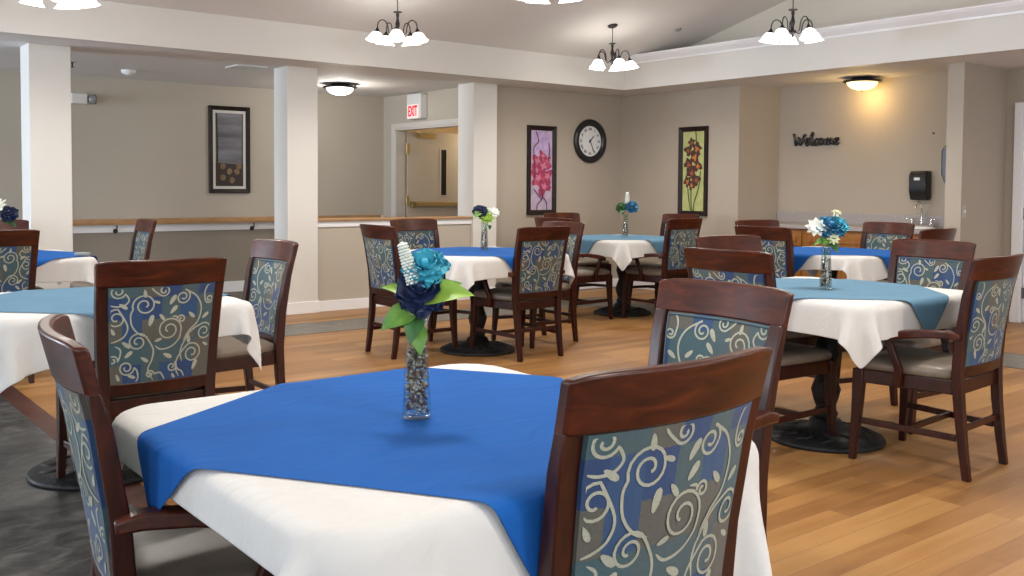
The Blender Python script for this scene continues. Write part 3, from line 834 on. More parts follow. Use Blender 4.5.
def spike_mesh(h, r):
    b = BM(); rnd = random.Random(2)
    tube(b, [(0,0,0), (0,0,h*.97)], r*.25, 6)
    rows = max(8, int(h/.0065))
    for j in range(rows):
        z = h*(.04+.93*j/rows); rr = r*(1-.45*(j/rows)**2)
        for k in range(7):
            a = 2*PI*(k+.5*(j % 2))/7
            M_ = Matrix.Translation((rr*.75*math.cos(a), rr*.75*math.sin(a), z)) @ Matrix.Diagonal((r*.36, r*.36, r*.24, 1))
            bmesh.ops.create_icosphere(b, subdivisions=1, radius=1, matrix=M_)
    for f in b.faces: f.smooth = True
    return b
def flower(name, bloom, bm_, m, top, base, label, cat, group, tilt=(0,0,0), leaves=(), leafm=LEAFM, scale=1):
    """base: foot of the stem inside the vase; top: bloom centre; leaves: (height fraction, angle, tilt, len, width, material)"""
    t = thing(name, label, cat, base, 0, group); base = Vector(base); tp = Vector(top)-base
    c = Vector((0, 0, tp.z*.55)); pts = [c*2*(1-u)*u + tp*u*u for u in [i/8 for i in range(9)]]
    link('stem', tube(BM(), pts, .0022*scale, 6), STEMM, t, smooth='all')
    link(bloom, bm_, m, t, loc=tp, rot=tilt)
    for (h, az, el, l, w, lm) in leaves:
        rl = -50*math.cos(G(az-52))
        i = min(7, int(h*8)); p = pts[i].lerp(pts[i+1], h*8-i)
        link('leaf', leaf_mesh(l, w), lm, t, loc=p, rot=(Matrix.Rotation(G(az), 3, 'Z') @ Matrix.Rotation(G(el), 3, 'X') @ Matrix.Rotation(G(rl), 3, 'Y')).to_euler())
    return t
VG, FG = 'glass bud vases', 'artificial flowers in the vases'
vprot = pprot = None
def vase(x, y, label, where):
    global vprot, pprot
    if vprot is None:
        vprot = link('glass_vase', vase_mesh(), GLASS, smooth='all'); v = vprot
        pprot = link('potpourri', pebbles_mesh(), [PEB, PEB2, PEB3]); p = pprot; p['kind'] = 'stuff'
    else:
        v = vprot.copy(); COL.objects.link(v); p = pprot.copy(); COL.objects.link(p)
    v.location = (x, y, ZT); p.location = (x, y, ZT)
    tag(v, label, 'vase', VG); tag(p, 'dark dried potpourri pieces filling the vase ' + where, 'potpourri', 'potpourri in the vases')
R3 = Vector((math.cos(yaw), -math.sin(yaw), 0)); T3 = Vector((-math.sin(yaw), -math.cos(yaw), 0))   # picture-right and towards-camera directions in the room
def at(x, y, r, z, f=0): return Vector((x, y, 0)) + R3*r + T3*f + Vector((0, 0, ZT+z))
# nearest table
vx, vy = 1.109, 1.724
vase(vx, vy, 'clear glass vase of teal and navy roses on the nearest table', 'on the nearest table')
flower('artificial_rose', 'bloom', rose_mesh(.041, 1), ROSET, at(vx,vy,.018,.322,.012), at(vx,vy,.003,.13), 'bright teal artificial rose on the nearest table', 'artificial flower', FG, (G(42),0,G(-38)))
flower('artificial_rose', 'bloom', rose_mesh(.048, 2), ROSEN, at(vx,vy,.010,.275,.018), at(vx,vy,-.004,.12), 'dark navy artificial rose below the teal one on the nearest table', 'artificial flower', FG, (G(55),0,G(-38)),
       leaves=[(.80, -140, 12, .118, .062, LEAFL), (.74, -118, 30, .105, .05, LEAFM), (.82, 50, 22, .085, .030, LEAFL), (.66, 70, -22, .085, .055, LEAFM), (.60, 130, -45, .07, .045, LEAFD), (.5, 160, -60, .07, .04, LEAFM)])
flower('artificial_stock_flower', 'bloom', spike_mesh(.095, .015), PETW, at(vx,vy,-.004,.285,.025), at(vx,vy,0,.12), 'white upright spike flower beside the teal rose on the nearest table', 'artificial flower', FG, (G(-4),G(-17),G(-38)))
# middle table
vx, vy = 4.42, 5.93
vase(vx, vy, 'clear glass vase with a drooping navy flower on the middle blue table', 'on the middle table')
flower('artificial_rose', 'bloom', rose_mesh(.05, 4), ROSEN, at(vx,vy,-.035,.305,.01), at(vx,vy,0,.12), 'drooping dark navy artificial flower on the middle blue table', 'artificial flower', FG, (G(30),G(-30),0),
       leaves=[(.8, -100, 10, .11, .06, LEAFM), (.85, 120, -10, .12, .06, LEAFM)])
flower('artificial_lily', 'bloom', daisy_mesh(.065), LEAFL, at(vx,vy,.020,.25,.02), at(vx,vy,.004,.1), 'lime green artificial bloom under the navy flower on the middle blue table', 'artificial flower', FG, (G(50),0,G(-38)),
       leaves=[(.6, -60, -20, .09, .05, LEAFM)])
flower('artificial_lily', 'bloom', daisy_mesh(.05), PETW, at(vx,vy,.072,.29,-.01), at(vx,vy,.006,.1), 'small white artificial bloom right of the navy flower on the middle blue table', 'artificial flower', FG, (G(40),G(20),G(-38)))
# far teal table
vx, vy = 6.86, 6.86
vase(vx, vy, 'clear glass vase with a white spike flower on the farthest teal table', 'on the farthest table')
flower('artificial_stock_flower', 'bloom', spike_mesh(.115, .022), PETW, at(vx,vy,.015,.33), at(vx,vy,0,.12), 'white pointed spike flower on the farthest teal table', 'artificial flower', FG)
flower('artificial_rose', 'bloom', rose_mesh(.065, 5), ROSEB, at(vx,vy,.055,.30,.02), at(vx,vy,.003,.12), 'blue artificial rose beside the white spike on the farthest table', 'artificial flower', FG, (G(40),G(15),G(-38)))
flower('artificial_rose', 'bloom', rose_mesh(.05, 6), LEAFD, at(vx,vy,-.045,.29,.02), at(vx,vy,-.003,.12), 'dark green artificial bloom left of the spike on the farthest table', 'artificial flower', FG, (G(40),G(-15),G(-38)),
       leaves=[(.85, 130, -20, .10, .05, LEAFD), (.7, -40, -10, .09, .05, LEAFD)])
# right teal table
vx, vy = 4.14, 2.76
vase(vx, vy, 'clear glass vase with a teal and white bouquet on the right teal table', 'on the right teal table')
flower('artificial_hydrangea', 'bloom', rose_mesh(.062, 7), ROSEB, at(vx,vy,.015,.305,.01), at(vx,vy,.002,.12), 'large teal blue artificial flower in the middle of the right table bouquet', 'artificial flower', FG, (G(35),0,G(-38)),
       leaves=[(.75, -70, -10, .09, .045, LEAFM), (.65, 110, -15, .08, .045, LEAFM), (.6, 20, -20, .08, .04, LEAFM), (.55, 170, -30, .08, .04, LEAFD)])
flower('artificial_hydrangea', 'bloom', rose_mesh(.042, 8), ROSET, at(vx,vy,.06,.315,0), at(vx,vy,.004,.12), 'smaller teal artificial flower at the right of the right table bouquet', 'artificial flower', FG, (G(35),G(20),G(-38)))
flower('artificial_daisy', 'bloom', daisy_mesh(.055), PETW, at(vx,vy,-.055,.30,.015), at(vx,vy,-.004,.12), 'white artificial daisy at the left of the right table bouquet', 'artificial flower', FG, (G(55),G(-20),G(-38)))
flower('artificial_daisy', 'bloom', daisy_mesh(.034), noisy('petal_cream', (.6,.62,.35), (.75,.75,.5), 20, .6), at(vx,vy,.018,.250,.045), at(vx,vy,.003,.12), 'small cream bloom at the front of the right table bouquet', 'artificial flower', FG, (G(75),0,G(-38)))
flower('artificial_daisy', 'bloom', daisy_mesh(.026), MATS['petal_cream'], at(vx,vy,.045,.372,0), at(vx,vy,.0,.12), 'tiny cream bud at the top of the right table bouquet', 'artificial flower', FG, (G(20),0,0))
# rear right table
vx, vy = 6.66, 4.36
vase(vx, vy, 'clear glass vase half hidden by the bouquet before it, rear right blue table', 'on the rear right table')
flower('artificial_stock_flower', 'bloom', spike_mesh(.09, .022), PETW, at(vx,vy,0,.23), at(vx,vy,0,.12), 'white artificial spike flower on the rear right blue table', 'artificial flower', FG)
# far left table
vx, vy = 1.33, 7.36
vase(vx, vy, 'clear glass vase with white and navy flowers on the far left blue table', 'on the far left table')
flower('artificial_lily', 'bloom', daisy_mesh(.075), PETW, at(vx,vy,.035,.325,.03), at(vx,vy,0,.12), 'white artificial lily at the left picture edge', 'artificial flower', FG, (G(45),G(-20),G(-38)),
       leaves=[(.9, -20, 50, .13, .012, PETW), (.7, 100, -20, .1, .05, LEAFD)])
flower('artificial_rose', 'bloom', rose_mesh(.052, 11), ROSEN, at(vx,vy,.10,.285,.0), at(vx,vy,.003,.12), 'navy artificial rose beside the white lily at the left picture edge', 'artificial flower', FG, (G(45),G(20),G(-38)),
       leaves=[(.7, -110, -25, .1, .05, LEAFD)])
# rolled napkin on the far left table
b = BM(); lathe(b, [(0,-.05),(.012,-.05),(.014,-.02),(.014,.02),(.012,.05),(0,.05)], 12, M=Matrix.Translation((0,0,.014)) @ Matrix.Rotation(PI/2, 4, 'Y'))
nk = link('cutlery_roll', b, mat('grey_napkin', (.22,.24,.26), .6), loc=(1.79, 6.96, ZT-.002), rot=(0,0,-.6), smooth='all')
tag(nk, 'small grey rolled bundle on the white corner of the far left tablecloth', 'cutlery roll')

# ------------------------------------------------------------------ chandeliers
def chandelier_proto(stem):
    t = thing('chandelier', '', 'chandelier')      # origin at the hub
    link('hub', lathe(BM(), [(0,-.055),(.010,-.05),(.016,-.035),(.010,-.025),(.034,-.012),(.040,.0),(.030,.014),(.014,.022),(.012,.05),(.020,.075),(.024,.10),(.016,.13),(.012,.16),(.018,.19),(.014,.205),(.042,.212),(.046,.22),(.018,.225),(.0,.228)], 20), BRONZE, t, smooth='all')
    for k in range(5):
        a = 2*PI*k/5 + .35; c, s = math.cos(a), math.sin(a)
        prof = [(.028,.0),(.060,-.012),(.092,.010),(.100,.06),(.118,.108),(.155,.130),(.190,.112),(.206,.072),(.208,.040)]
        pp = catmull(prof, 4)
        b = tube(BM(), [(r*c, r*s, z) for r, z in pp], .0062, 6); link('arm', b, BRONZE, t, smooth='all')
        M_ = Matrix.Translation((.208*c, .208*s, .040)) @ Matrix.Rotation(a, 4, 'Z') @ Matrix.Rotation(G(-9), 4, 'Y')
        link('socket_cup', lathe(BM(), [(0,.008),(.012,.006),(.016,-.01),(.030,-.028),(.032,-.036),(0,-.036)], 14, M=M_), BRONZE, t, smooth='all')
        b = BM(); n = 24; rows = []
        for r, z in ((.026,-.034),(.044,-.044),(.060,-.064),(.070,-.088),(.080,-.110),(.096,-.128),(.093,-.127),(.076,-.108),(.066,-.086),(.056,-.064),(.040,-.047),(.022,-.038)):
            rows.append([b.verts.new(M_ @ Vector((r*(1+.03*max(0,(r-.05)/.02)*math.cos(6*t_))*math.cos(t_), r*(1+.03*max(0,(r-.05)/.02)*math.cos(6*t_))*math.sin(t_), z))) for t_ in [2*PI*i/n for i in range(n)]])
        for r0, r1 in zip(rows, rows[1:]):
            for i in range(n): b.faces.new((r0[i], r0[(i+1) % n], r1[(i+1) % n], r1[i]))
        b.faces.new(rows[-1])
        sh = link('lamp_shade', b, SHADE, t, smooth='all')
        bb = BM(); bmesh.ops.create_uvsphere(bb, u_segments=12, v_segments=8, radius=.022, matrix=M_ @ Matrix.Translation((0,0,-.075)) @ Matrix.Diagonal((1,1,1.3,1)))
        link('bulb', bb, glow('bulb_lit', (1,.96,.9), 6.), sh, smooth='all')
    return t
chp = None; CHO = []
CHN = [(4.42,7.19,'middle five-lamp bronze chandelier with white shades, above the left beam'), (7.08,7.30,'far bronze chandelier with its ceiling canopy visible, above the wall clock'),
       (6.88,4.95,'right-hand bronze chandelier in front of the crown moulding'), (1.70,7.19,'top-left bronze chandelier, only glowing shades in the corner'),
       (4.12,4.86,'top-centre bronze chandelier, only the lower rims of its shades in view')]
OFFV = 'added bronze chandelier, unseen outside the picture, lighting the near half of the room'
CHN += [(x, y, OFFV) for x, y in ((1.5,4.6),(1.5,2.3),(4.2,2.5),(6.9,2.6),(1.5,-.2),(4.2,.1))]  # unseen extra chandeliers, added to light the near half of the room
for i, (x, y, lab) in enumerate(CHN):
    if chp is None: chp = chandelier_proto(0); o = chp
    else:
        o = copy_tree(chp)
    zh = 2.55
    o.location = (x, y, zh); o.rotation_euler = (0, 0, i*.21); o.scale = (.85,.85,.85); tag(o, lab, 'chandelier', 'bronze chandeliers' if lab != OFFV else 'added chandeliers outside the picture'); CHO.append(o)
for i, (x, y, lab) in enumerate(CHN):
    o = CHO[i]
    zc = (2.70 + SL*(8.17-y) - 2.55)/.85
    b = tube(BM(), [(0,0,.22), (0,0,zc-.005)], .005, 8)
    link('stem', b, BRONZE, o, smooth='all')
    M_ = Matrix.Rotation(-i*.21, 4, 'Z') @ Matrix.Translation((0,0,zc-.002)) @ Matrix.Rotation(-math.atan(SL), 4, 'X')
    b = lathe(BM(), [(0,-.032),(.02,-.030),(.05,-.018),(.062,-.006),(.062,0),(0,0)], 24, M=M_); link('canopy', b, BRONZE, o, smooth='all')
    pl = bpy.data.lights.new('chandelier_light', 'SPOT'); pl.energy = 84; pl.color = (1,.93,.84); pl.shadow_soft_size = .10
    pl.spot_size = G(168); pl.spot_blend = .75
    po = bpy.data.objects.new('chandelier_light', pl); COL.objects.link(po); po.location = (x, y, 2.42)
    pl = bpy.data.lights.new('chandelier_glow', 'POINT'); pl.energy = 9; pl.color = (1,.93,.84); pl.shadow_soft_size = .15
    po = bpy.data.objects.new('chandelier_glow', pl); COL.objects.link(po); po.location = (x, y, 2.42)

# flush lamps
def flush(name, x, y, label, dome, cl, power, col):
    t = thing(name, label, 'ceiling lamp', (x, y, ZS))
    link('ceiling_pan', lathe(BM(), [(0,0),(.10,0),(.11,-.02),(.17,-.028),(.19,-.034),(.193,-.044),(.18,-.052),(.15,-.05),(0,-.048)], 32), BRONZE, t, smooth='all')
    link('lamp_dome', lathe(BM(), [(.152,-.05),(.15,-.062),(.135,-.085),(.105,-.108),(.06,-.122),(0,-.127)], 32), dome, t, smooth='all')
    if cl: link('finial', lathe(BM(), [(0,-.124),(.012,-.128),(.010,-.14),(.005,-.146),(0,-.15)], 12), BRONZE, t, smooth='all')
    p = bpy.data.lights.new(name+'_light', 'POINT'); p.energy = power; p.color = col; p.shadow_soft_size = .1
    po = bpy.data.objects.new(name+'_light', p); COL.objects.link(po); po.location = (x, y, ZS-.17)
flush('flush_ceiling_lamp', 5.25, 9.76, 'white domed flush lamp with dark rim on the hallway ceiling', DOMEW, False, 26, (1,.94,.85))
flush('flush_ceiling_lamp', 8.985, 5.61, 'amber glowing domed lamp with finial above the sink recess', DOMEY, True, 9, (1,.66,.24))
p = bpy.data.lights.new('beyond_lamp', 'POINT'); p.energy = 30; p.color = (1,.80,.52); p.shadow_soft_size = .1
po = bpy.data.objects.new('beyond_lamp', p); COL.objects.link(po); po.location = (8.0, 10.2, 1.9)

# ------------------------------------------------------------------ wall things
def framed(name, label, origin, axis, w, h, frame, mat_, painter, cat='picture', depth=.03, fm=FRAMED):
    """picture hung on a wall; local x runs to the picture's right as seen, y into the wall, z up"""
    t = thing(name, label, cat, origin, 0 if axis == 'y' else -PI/2)
    prof = [(0,0),(0,-depth),(-.006,-depth-.006),(-frame*.6,-depth*.8),(-frame,-depth*.45),(-frame,0)]
    b = BM(); cs = [(-1,-1),(1,-1),(1,1),(-1,1)]; R_l = []
    for sx, sz in cs:
        R_l.append([b.verts.new((sx*(w/2+u), v, sz*(h/2+u))) for u, v in prof])
    n = len(prof)
    for i in range(4):
        a, c = R_l[i], R_l[(i+1) % 4]
        for j in range(n): b.faces.new((a[j], a[(j+1) % n], c[(j+1) % n], c[j]))
    bmesh.ops.recalc_face_normals(b, faces=b.faces)
    link('frame', b, fm, t)
    pb, mats = painter(w/2-frame, h/2-frame)
    link('canvas', pb, mats, t)
    return t
def blob(b, cx, cz, rx, rz, y, mi, n=16, wob=.25, seed=0, ang=0):
    rnd = random.Random(seed); ph = rnd.random()*6; k = rnd.choice((3,4,5)); vs = []
    for i in range(n):
        a = 2*PI*i/n; r = 1 + wob*math.sin(k*a+ph) + wob*.4*math.sin((k+2)*a+ph*2)
        u, v = rx*r*math.cos(a), rz*r*math.sin(a)
        vs.append(b.verts.new((cx+u*math.cos(ang)-v*math.sin(ang), y, cz+u*math.sin(ang)+v*math.cos(ang))))
    b.faces.new(vs).material_index = mi
def clipb(b, hx, hz):
    for v in b.verts:
        v.co.x = max(-hx, min(hx, v.co.x)); v.co.z = max(-hz, min(hz, v.co.z))
def stroke(b, pts, w, y, mi):
    prev = None
    for i, p in enumerate(pts):
        q, o = pts[min(i+1, len(pts)-1)], pts[max(0, i-1)]; d = (q[0]-o[0], q[1]-o[1]); l_ = math.hypot(*d) or 1
        a = b.verts.new((p[0]-d[1]/l_*w, y, p[1]+d[0]/l_*w)); c = b.verts.new((p[0]+d[1]/l_*w, y, p[1]-d[0]/l_*w))
        if prev: b.faces.new((prev[0], prev[1], c, a)).material_index = mi
        prev = (a, c)
def paint_pink(hx, hz):
    b = BM(); box(b, -hx, hx, -.008, -.001, -hz, hz, 0)
    for i, (x, z, r) in enumerate(((.04,.30,.10),(-.08,.42,.07),(.10,.38,.05),(.12,.02,.07),(-.10,.2,.05))): blob(b, x, z, r, r*1.6, -.0085-.0001*i, 4, seed=i+40)
    for i, (x, z, r) in enumerate(((-.07,.10,.08),(.02,.04,.10),(.08,-.08,.09),(-.06,-.10,.09),(.03,-.20,.09),(-.09,-.01,.07),(.09,.10,.055),(.01,.16,.06))):
        blob(b, x, z, r, r*1.05, -.009-.0002*i, 1 if i % 3 else 2, seed=i, wob=.35)
        blob(b, x+.01, z+.01, r*.45, r*.4, -.0108-.0002*i, 5, seed=i+9, wob=.4)
    for pts in ([(0,-.2),(.01,-.33),(-.06,-.40),(-.07,-.47)], [(.0,-.3),(.07,-.37),(.08,-.47)], [(-.12,-.22),(-.04,-.30),(0,-.34)], [(.1,.1),(.12,.24),(.10,.33)], [(-.11,.1),(-.12,.26),(-.05,.34),(-.09,.45)], [(-.13,-.18),(-.1,0),(-.12,.12)]):
        stroke(b, catmull(pts, 5), .007, -.0132, 3)
    clipb(b, hx, hz)
    return b, [noisy('canvas_lilac', (.34,.27,.38), (.48,.40,.50), 9, .6), mat('paint_crimson', (.30,.03,.085), .6), mat('paint_red', (.42,.06,.11), .6), mat('paint_plum', (.09,.02,.09), .6), noisy('paint_violet', (.33,.22,.45), (.5,.4,.6), 20, .6), mat('paint_rose', (.50,.16,.25), .6)]
def paint_orange(hx, hz):
    b = BM(); box(b, -hx, hx, -.008, -.001, -hz, hz, 0)
    for i, pts in enumerate(([(-.02,-.15),(-.03,-.32),(-.01,-.47)], [(.11,.0),(.08,-.2),(.02,-.36),(.01,-.47)], [(-.08,-.2),(-.06,-.34),(-.03,-.46)], [(.03,.25),(.04,.38),(.03,.46)])):
        stroke(b, catmull(pts, 5), .009, -.0087-.0002*i, 3)
    for i, (x, z, r) in enumerate(((-.03,.33,.06),(.05,.26,.08),(-.08,.24,.065),(.02,.16,.09),(-.07,.08,.08),(.07,.06,.07),(-.02,-.02,.08),(-.08,-.12,.07),(.05,-.10,.07),(-.02,-.16,.06))):
        blob(b, x, z, r*.82, r*.9, -.0095-.0003*i, 1, seed=i+20, wob=.30)
        blob(b, x, z-.005, r*.34, r*.38, -.0096-.0003*i-.00015, 2 if i % 2 else 4, seed=i+3, wob=.4)
    clipb(b, hx, hz)
    return b, [noisy('canvas_lime', (.34,.37,.13), (.46,.47,.21), 9, .6), mat('paint_umber', (.055,.02,.014), .6), mat('paint_orange', (.50,.15,.03), .6), mat('paint_olive', (.06,.09,.02), .6), mat('paint_rust', (.28,.07,.02), .6)]
def paint_dusk(hx, hz):
    b = BM(); box(b, -hx, hx, -.008, -.001, -hz, hz, 0)           # white mat
    ix, iz = hx-.032, hz-.032
    box(b, -ix, ix, -.010, -.008, -iz, iz, 1)
    stroke(b, [(-ix+.012,-iz), (-ix+.02,0), (-ix+.010,iz)], .012, -.0105, 4); stroke(b, [(ix-.006,-iz), (ix-.014,-.1), (ix-.004,iz)], .006, -.0105, 4)
    vs = [b.verts.new((x, -.0112, z)) for x, z in ((-ix,-iz), (ix,-iz), (ix,-iz+.25), (-ix,-iz+.27))]; b.faces.new(vs).material_index = 2
    for i, (x, z) in enumerate(((-.08,-.19),(.0,-.25),(.09,-.25),(-.08,-.32),(.03,-.35),(.11,-.19))):
        blob(b, x, z, .032, .036, -.0118-.0001*i, 3, wob=.05, seed=i); 
    clipb(b, hx, hz)
    m = noisy('dusk_bands', (.045,.04,.05), (.22,.22,.25), 2.2, .6, vscale=(.6,1,4))
    return b, [mat('mat_board', (.62,.60,.56), .7), m, mat('paint_black_brown', (.025,.013,.01), .6), noisy('paint_ochre', (.12,.07,.03), (.24,.16,.08), 30, .6), mat('paint_black', (.01,.01,.012), .6)]
framed('framed_picture', 'dark framed abstract picture with white mat on the hallway wall', (4.415, 10.878, 1.652), 'y', .49, 1.0, .048, None, paint_dusk)
framed('framed_picture', 'tall framed pink flower picture left of the wall clock', (7.345, 8.748, 1.442), 'y', .435, 1.04, .055, None, paint_pink)
framed('framed_picture', 'tall framed orange flower picture on lime ground, right wall', (8.648, 7.545, 1.44), 'x', .43, 1.03, .055, None, paint_orange)
# clock
t = thing('wall_clock', 'round black wall clock with white face and roman numerals', 'clock', (8.112, 8.748, 1.808))
RX = Matrix.Rotation(PI/2, 4, 'X')
link('clock_rim', lathe(BM(), [(.185,.0),(.262,.0),(.268,.015),(.258,.035),(.235,.045),(.205,.035),(.188,.022),(.185,.012)], 48, M=RX, close=True), mat('clock_black', (.012,.012,.014), .3), t, smooth='all')
link('clock_face', lathe(BM(), [(0,.002),(.19,.002),(.19,.010),(0,.010)], 48, M=RX), mat('clock_white', (.72,.73,.74), .5), t)
b = BM()
for k, s in enumerate(['XII','I','II','III','IV','V','VI','VII','VIII','IX','X','XI']):
    a = -2*PI*k/12
    text_bm(b, s, .046, RX @ Matrix.Translation((-.145*math.sin(a), .145*math.cos(a), .012)) @ Matrix.Rotation(a, 4, 'Z'), offset=.0006)
link('numerals', b, mat('clock_ink', (.02,.02,.025), .5), t)
def hand(l, w, deg, y):
    b = BM(); prism(b, [(-w,-.025),(w,-.025),(w*.8,l*.6),(w*1.2,l*.72),(0,l),(-w*1.2,l*.72),(-w*.8,l*.6)], 'y', y-.001, y+.001)
    for v in b.verts:
        x, z = v.co.x, v.co.z; a = G(-deg); v.co.x = x*math.cos(a)-z*math.sin(a); v.co.z = x*math.sin(a)+z*math.cos(a)
    return b
link('hour_hand', hand(.095, .0065, 42, -.016), MATS['clock_ink'], t)
link('minute_hand', hand(.165, .005, 155, -.019), MATS['clock_ink'], t)
link('hand_cap', lathe(BM(), [(0,.012),(.011,.012),(.010,.022),(0,.023)], 14, M=RX), MATS['clock_ink'], t)
# exit sign with emergency lamp housing, on the hall end wall above the door
t = thing('exit_sign', 'white lit box sign reading EXIT in red above the open hallway door', 'sign', (6.478, 10.01, 2.205))
HOUS = mat('sign_housing', (.62,.63,.62), .4)
b = BM(); box(b, -.10, 0, -.15, .15, -.145, .155); link('housing', b, HOUS, t, bevel=.006)
b = BM(); box(b, -.104, -.099, -.115, .13, -.138, .03); link('sign_face', b, glow('sign_face_lit', (.85,.72,.70), .25), t)
RXE = Matrix.Translation((-.106, .008, -.056)) @ Matrix.Rotation(-PI/2, 4, 'Z') @ Matrix.Rotation(PI/2, 4, 'X')
b = text_bm(BM(), 'EXIT', .16, RXE @ Matrix.Diagonal((.62,1,1,1)), depth=.003, offset=.004)
for v in b.verts: v.co.z = (v.co.z+.052)*1.08-.052
link('lettering', b, glow('exit_red', (.75,.012,.03), .6), t)
b = BM(); box(b, -.095, -.01, -.156, -.149, -.13, .14); link('side_lens', b, mat('lens_white', (.8,.8,.8), .3), t)
# emergency light beside the left column, smoke detector, sprinkler, vent
t = thing('emergency_light', 'small cream emergency light with round lamp beside the left column', 'emergency light', (2.80, 10.876, 2.14))
b = BM(); box(b, -.11, .05, -.07, 0, -.055, .055); link('housing', b, CREAM, t, bevel=.01)
link('lamp_head', lathe(BM(), [(0,-.03),(.035,-.03),(.05,.02),(.052,.04),(.0,.042)], 18, M=Matrix.Translation((.09,-.06,0)) @ Matrix.Rotation(PI/2, 4, 'Y')), mat('grey_lens', (.18,.18,.17), .25), t, smooth='all')
o = link('smoke_detector', lathe(BM(), [(0,-.05),(.03,-.05),(.035,-.042),(.062,-.032),(.07,-.012),(.07,0),(0,0)], 24), WHITE, loc=(3.03, 10.02, ZS), smooth='all')
tag(o, 'round white smoke detector on the hallway ceiling', 'smoke detector')
t = thing('sprinkler_head', 'small dark sprinkler head on the hallway ceiling beside the left column', 'sprinkler', (2.43, 9.72, ZS))
link('escutcheon', lathe(BM(), [(0,-.006),(.035,-.004),(.038,0),(0,0)], 18), CHROME, t, smooth='all')
link('nozzle', lathe(BM(), [(0,-.05),(.018,-.05),(.018,-.046),(.006,-.04),(.009,-.015),(.010,-.004),(0,-.004)], 14), BRONZE, t, smooth='all')
t = thing('ceiling_vent', 'flat grey louvred air vent on the hallway ceiling', 'vent', (3.82, 8.98, ZS))
b = BM()
for d in ((-.15,.15,-.15,-.13), (-.15,.15,.13,.15), (-.15,-.13,-.13,.13), (.13,.15,-.13,.13)): box(b, *d, -.012, 0)
link('frame', b, HOUS, t)
for k in range(6):
    b = BM(); y = -.105+.042*k
    prism(b, [(y-.014,-.002),(y+.014,-.011),(y+.014,-.013),(y-.014,-.004)], 'x', -.13, .13); link('slat', b, HOUS, t)
o = link('ceiling_sensor', lathe(BM(), [(0,-.02),(.02,-.02),(.035,-.012),(.04,0),(0,0)], 16), mat('grey_sensor', (.3,.29,.28), .5), loc=(7.93, 7.17, 2.70+SL*(8.17-7.17)), rot=(-math.atan(SL),0,0), smooth='all')
tag(o, 'tiny grey sensor on the sloped ceiling right of the far chandelier', 'sensor')

# Welcome sign: brush script strokes
t = thing('welcome_sign', 'black metal script sign reading Welcome on the recess wall', 'sign', (9.19, 6.565, 1.725), -PI/2)
LET = [  # strokes in a baseline grid, x to the right, z up; lower case height .6
 [(0,1.25),(.06,.9),(.14,.3),(.2,.0),(.32,.35),(.42,.85),(.46,.4),(.54,.0),(.70,.45),(.84,.95),(.98,1.1)],
 [(.95,.30),(1.12,.38),(1.26,.55),(1.18,.70),(1.02,.55),(1.0,.2),(1.12,.0),(1.30,.12)],
 [(1.34,.2),(1.46,.65),(1.56,1.15),(1.50,1.25),(1.44,.9),(1.46,.3),(1.52,.02),(1.64,.12)],
 [(1.96,.52),(1.86,.62),(1.74,.45),(1.70,.18),(1.80,.0),(1.96,.12)],
 [(2.22,.62),(2.06,.45),(2.06,.12),(2.20,.0),(2.36,.18),(2.36,.48),(2.22,.62)],
 [(2.48,.6),(2.52,.3),(2.54,.0),(2.64,.4),(2.76,.6),(2.80,.3),(2.82,.0),(2.92,.4),(3.04,.6),(3.08,.3),(3.10,.05),(3.20,.05)],
 [(3.28,.28),(3.44,.36),(3.56,.52),(3.50,.66),(3.34,.52),(3.30,.2),(3.44,.0),(3.66,.14)],
]
for i, s in enumerate(LET):
    b = BM(); pts = catmull(s, 5)
    tube(b, [(x*.158, -.012, z*.105) for x, z in pts], [.0125 + .0035*math.sin(j*.7) for j in range(len(pts))], 8)
    link('letter', b, BLACKP, t, smooth='all')
b = tube(BM(), [(.02,-.006,.03), (.30,-.006,.028), (.56,-.006,.03)], .003, 6); link('backing_rod', b, BLACKP, t)

# counter with oak cabinets in the recess
CB, CF = 9.195, 8.60
t = thing('sink_cabinet', 'golden oak base cabinet with raised-panel drawers in the recess', 'cabinet', (8.9, 5.65, 0))
b = BM(); box(b, CF-8.9, CB-8.9, -1.15, 1.115, .09, .825); box(b, CF+.06-8.9, CB-8.9, -1.15, 1.115, 0, .09); link('carcass', b, OAK, t)
def raised(y0, y1, z0, z1):
    b = BM(); xf = CF-8.9
    box(b, xf-.018, xf-.001, y0, y1, z0, z1)
    prism(b, [(y0+.035,z0+.03),(y1-.035,z0+.03),(y1-.035,z1-.03),(y0+.035,z1-.03)], 'x', xf-.020, xf-.017); box(b, xf-.028, xf-.017, y0+.055, y1-.055, z0+.045, z1-.045)
    return b
ys = [-1.12+.37*i for i in range(7)]
for y0, y1 in zip(ys, ys[1:]):
    dw = link('drawer', raised(y0+.015, y1-.015, .655, .80), OAK, t, bevel=.004)
    dd = link('cabinet_door', raised(y0+.015, y1-.015, .12, .635), OAK, t, bevel=.004)
    link('knob', lathe(BM(), [(0,0),(.006,.002),(.006,.012),(.014,.020),(.012,.027),(0,.03)], 12, M=Matrix.Translation((CF-8.9-.024, y1-.05, .58)) @ Matrix.Rotation(-PI/2, 4, 'Y')), BRONZE, dd, smooth='all')
t = thing('countertop', 'speckled grey laminate worktop with low backsplash in the recess', 'countertop', (8.9, 5.65, .83))
b = BM(); box(b, CF-.03-8.9, CB-8.9, -1.155, 1.12, 0, .036); link('worktop', b, LAMINATE, t, bevel=.004)
b = BM(); box(b, CB-.02-8.9, CB-8.9, -1.155, 1.12, .037, .160); link('backsplash', b, LAMINATE, t, bevel=.003)
t = thing('sink', 'oval white porcelain sink set into the recess worktop', 'sink', (8.86, 5.0, .867))
